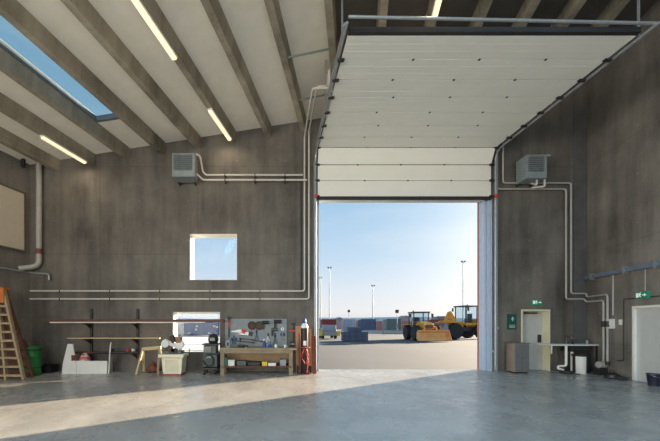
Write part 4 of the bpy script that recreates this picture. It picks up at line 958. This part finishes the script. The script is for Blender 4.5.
# blue crate stacks
mat('crate_blue', c(74, 90, 116), .6, var=.15, scale=3)
def crates(px0, px1, Y, rows, cols, h, label0):
    x0, x1 = wx(px0, Y), wx(px1, Y); wd = (x1-x0)/cols
    rn = ('on the ground', 'second tier', 'top tier'); cnm = ('left column', 'second column', 'third column', 'right column')
    for r_ in range(rows):
        for k in range(cols):
            if r_ == rows-1 and k in (0, cols-1) and rows > 2: continue
            t = thing('plastic_crate', 'dark blue crate in the outdoor stack, %s, %s' % (cnm[k], rn[r_]), 'crate', (x0+wd*(k+.5), Y, h*r_), 'blue crates stacked outside the door')
            b = MB().box(-wd/2+.015, wd/2-.015, -.4, .4, .03, h-.02); b.build('body', 'crate_blue', t, local=True)
            MB().box(-wd/2+.005, wd/2-.005, -.42, .42, h-.08, h-.0).build('rim', 'crate_blue', t, local=True); MB().box(-wd/2+.06, wd/2-.06, -.38, .38, 0, .03).build('foot', 'black_paint', t, local=True)
crates(342, 367, 29.5, 3, 4, .43, '')

# shipping containers
CC = {'red': c(150, 62, 58), 'light grey': c(170, 184, 196), 'blue': c(92, 108, 136), 'rust pink': c(178, 128, 122), 'green-grey': c(104, 120, 122), 'grey': c(130, 136, 142), 'dark red': c(140, 70, 60), 'slate blue': c(112, 126, 162)}
def container(px0, px1, Y, colr, label, h=2.55, dep=6.0, doors=True, mark=False):
    x0, x1 = wx(px0, Y), wx(px1, Y); m = mat('container_'+colr.replace(' ', '_').replace('-', '_'), CC[colr], .6, var=.1, scale=1)
    t = thing('shipping_container', label, 'shipping container', ((x0+x1)/2, Y, 0), 'containers across the yard')
    b = MB(); n = max(6, int((x1-x0)/.3)); pts = []
    for k in range(n):
        xa = x0+(x1-x0)*k/n; st = (x1-x0)/n
        pts += [(xa, 0), (xa+st*.4, 0), (xa+st*.5, .05), (xa+st*.9, .05)]
    pts.append((x1, 0))
    vs = [Vector((px, Y+py, z)) for z in (.12, h-.1) for px, py in pts]+[Vector((x1, Y+dep, .12)), Vector((x0, Y+dep, .12)), Vector((x1, Y+dep, h-.1)), Vector((x0, Y+dep, h-.1))]
    q = len(pts); fs = [(k, k+1, q+k+1, q+k) for k in range(q-1)]
    fs += [(q-1, 2*q, 2*q+2, 2*q-1), (2*q, 2*q+1, 2*q+3, 2*q+2), (2*q+1, 0, q, 2*q+3), tuple(range(q, 2*q))+(2*q+2, 2*q+3), tuple(range(q))[::-1]+(2*q+1, 2*q)]
    b._add(vs, fs); b.build('body', m, t)
    for x in (x0+.05, x1-.05): MB().box(x-.06, x+.06, Y-.03, Y+.08, 0, h).build('corner_post', m, t)
    MB().box(x0+.1, x1-.1, Y-.02, Y+.08, 0, .12).build('bottom_rail', m, t); MB().box(x0+.1, x1-.1, Y-.02, Y+.08, h-.1, h).build('top_rail', m, t)
    return t
container(322, 336, 62, 'red', 'dark red container at the left edge of the door view behind the grey truck', dep=2.4)
container(344, 356, 63, 'light grey', 'light grey container behind the blue crates', dep=2.4)
container(361, 376, 60, 'blue', 'blue container right of the light grey one', dep=2.4)
container(376.5, 388, 66, 'rust pink', 'faded pink container between the blue and green-grey ones', h=2.2, dep=2.4)
container(387, 401, 58, 'green-grey', 'green-grey container just left of the backhoe loader', dep=2.4)
container(401.5, 412, 66, 'rust pink', 'faded pink container partly behind the backhoe loader', h=2.2, dep=2.4)
container(430, 447, 56, 'dark red', 'brick-red container between the two loaders', h=2.4, dep=2.4)
container(437, 452, 68, 'grey', 'grey container behind the brick-red one', h=3.3, dep=2.4)
container(356, 361.5, 75, 'rust pink', 'small pink container far behind between grey and blue', h=2.4, dep=2.4)
# containers seen through the low window
container(184, 201, 46, 'slate blue', 'slate blue container seen at the left through the low window', dep=2.4, h=2.0)
container(201.5, 222, 46, 'slate blue', 'slate blue container seen at the right through the low window', dep=2.4, h=2.0)
for k, (px, py) in enumerate(((189, 333), (197, 326), (196, 329.5), (209, 333), (214, 326), (217, 327))):
    xx, zz2 = wx(px, 45.9), wz(py, 45.9)
    tag(MB().box(xx-.16, xx+.16, 45.90, 45.97, zz2-.14, zz2+.14).build('notice_plate', 'white_paint'), 'white plate on blue container beyond the low window, '+('far left', 'upper of the left pair', 'lower of the left pair', 'low on right container', 'high on right container', 'far right')[k], 'plate', 'white plates on the slate blue containers')
# long low stacks under white sheeting outside the low window
for k, (ya, yb) in enumerate(((12.2, 16.2), (16.6, 21.0), (21.4, 26.4))):
    xa, xb = wx(150, ya), wx(228, ya); t = thing('covered_stack', ('low white-sheeted stack outside the low window, nearest the wall', 'low white-sheeted stack outside the low window, middle one', 'low white-sheeted stack outside the low window, farthest')[k], 'stack', ((xa+xb)/2, (ya+yb)/2, 0), 'white-sheeted stacks outside the low window')
    MB().box(xa+.06, xb-.06, ya+.06, yb-.06, .0, .42).build('load', 'wood_grey', t)
    MB().box(xa, xb, ya, yb, .14, .5).build('sheeting', 'white_paint', t, bevel=.05)
# low kerb wall across yard
tag(MB().box(wx(356, 52), wx(404, 52), 52, 52.4, 0, .42).build('kerb_wall', mat('kerb', c(188, 188, 184), .8)), 'low pale concrete kerb wall crossing the yard below the containers', 'kerb wall')
tag(MB().box(wx(363, 47), wx(404, 47), 47, 47.12, .55, .68).box(wx(363, 47), wx(363, 47)+.1, 47, 47.12, 0, .55).box(wx(383, 47), wx(383, 47)+.1, 47, 47.12, 0, .55).box(wx(403, 47), wx(403, 47)+.1, 47, 47.12, 0, .55).build('guard_rail', 'grey_paint'), 'long dark grey guard rail in front of the kerb wall', 'guard rail')
# light masts
mat('mast_grey', c(120, 128, 138), .5, .2)
def mast(px, ptop, Y, label, heads=2, small=False):
    x, zt2 = wx(px, Y), wz(ptop, Y)
    t = thing('light_mast', label, 'light mast', (x, Y, 0)); k = .13 if not small else .1
    MB().cyl((x, Y, 0), (x, Y, zt2), k*Y/80, k*.55*Y/80, n=10).build('pole', 'mast_grey', t, smooth=True)
    MB().box(x-.4, x+.4, Y-.4, Y+.4, 0, .5).build('base', 'mast_grey', t)
    if not small:
        MB().box(x-.6, x+.6, Y-.1, Y+.1, zt2-.15, zt2).build('crossarm', 'mast_grey', t)
        for s in (-.5, .5): MB().box(x+s-.25, x+s+.25, Y-.4, Y+.1, zt2, zt2+.4).build('floodlight', 'mast_grey', t, bevel=.03)
    else:
        MB().box(x-.25, x+.25, Y-.3, Y+.3, zt2-.1, zt2+.5).build('lamp_head', 'cab_dark', t, bevel=.1)
mast(329.5, 268, 115, 'tallest slim light mast near the left edge of the opening')
mast(320.5, 278, 150, 'light mast at the extreme left, almost behind the jamb')
mast(373, 286, 130, 'slim light mast rising above the blue container')
mast(463, 262, 110, 'slim light mast above the right wheel loader')
mast(349, 312, 70, 'short dark pole above the light grey container', small=True)
mast(397, 312.5, 56, 'short pole with dark lamp head above the green-grey container', small=True)
# distant shore
def hills(y, x0, x1, h, m, seed, name='hills'):
    rnd = random.Random(seed); n = 60; b = MB(); pts = []
    for k in range(n+1):
        x = x0+(x1-x0)*k/n; pts.append((x, h*(.8+.08*math.sin(k*.12+seed)+.05*math.sin(k*.31)+.01*rnd.random())))
    vs = [Vector((x, y, -1)) for x, z in pts]+[Vector((x, y+h*3, z)) for x, z in pts]+[Vector((x, y+h*9, -1)) for x, z in pts]; q = n+1
    b._add(vs, [(k, k+1, q+k+1, q+k) for k in range(n)]+[(q+k, q+k+1, 2*q+k+1, 2*q+k) for k in range(n)])
    b.build(name, m, kind='structure', local=True)
hills(1900, -900, 1500, 52, mat('far_shore', c(176, 184, 190), 1, var=.05, scale=.01, spec=0), 3)  # haze is painted into the pale blue-grey colour
# distant quay sheds
for k, (a, b_, h_) in enumerate(((337, 343, 3.0), (405, 409, 3.5))):
    Y = 95; t = thing('harbour_shed', ('low pinkish shed behind the crates in the distance', 'low shed in the distance left of the backhoe loader')[k], 'shed', (wx((a+b_)/2, Y), Y, 0))
    MB().box(wx(a, Y), wx(b_, Y), Y, Y+5, 0, h_).build('wall', mat('shed', c(176, 160, 158), .8), t); MB().prism([(wx(a, Y)-.2, h_), (wx(b_, Y)+.2, h_), ((wx(a, Y)+wx(b_, Y))/2, h_+.7)], Y-.2, Y+5.2).build('roof', 'grey_paint', t)
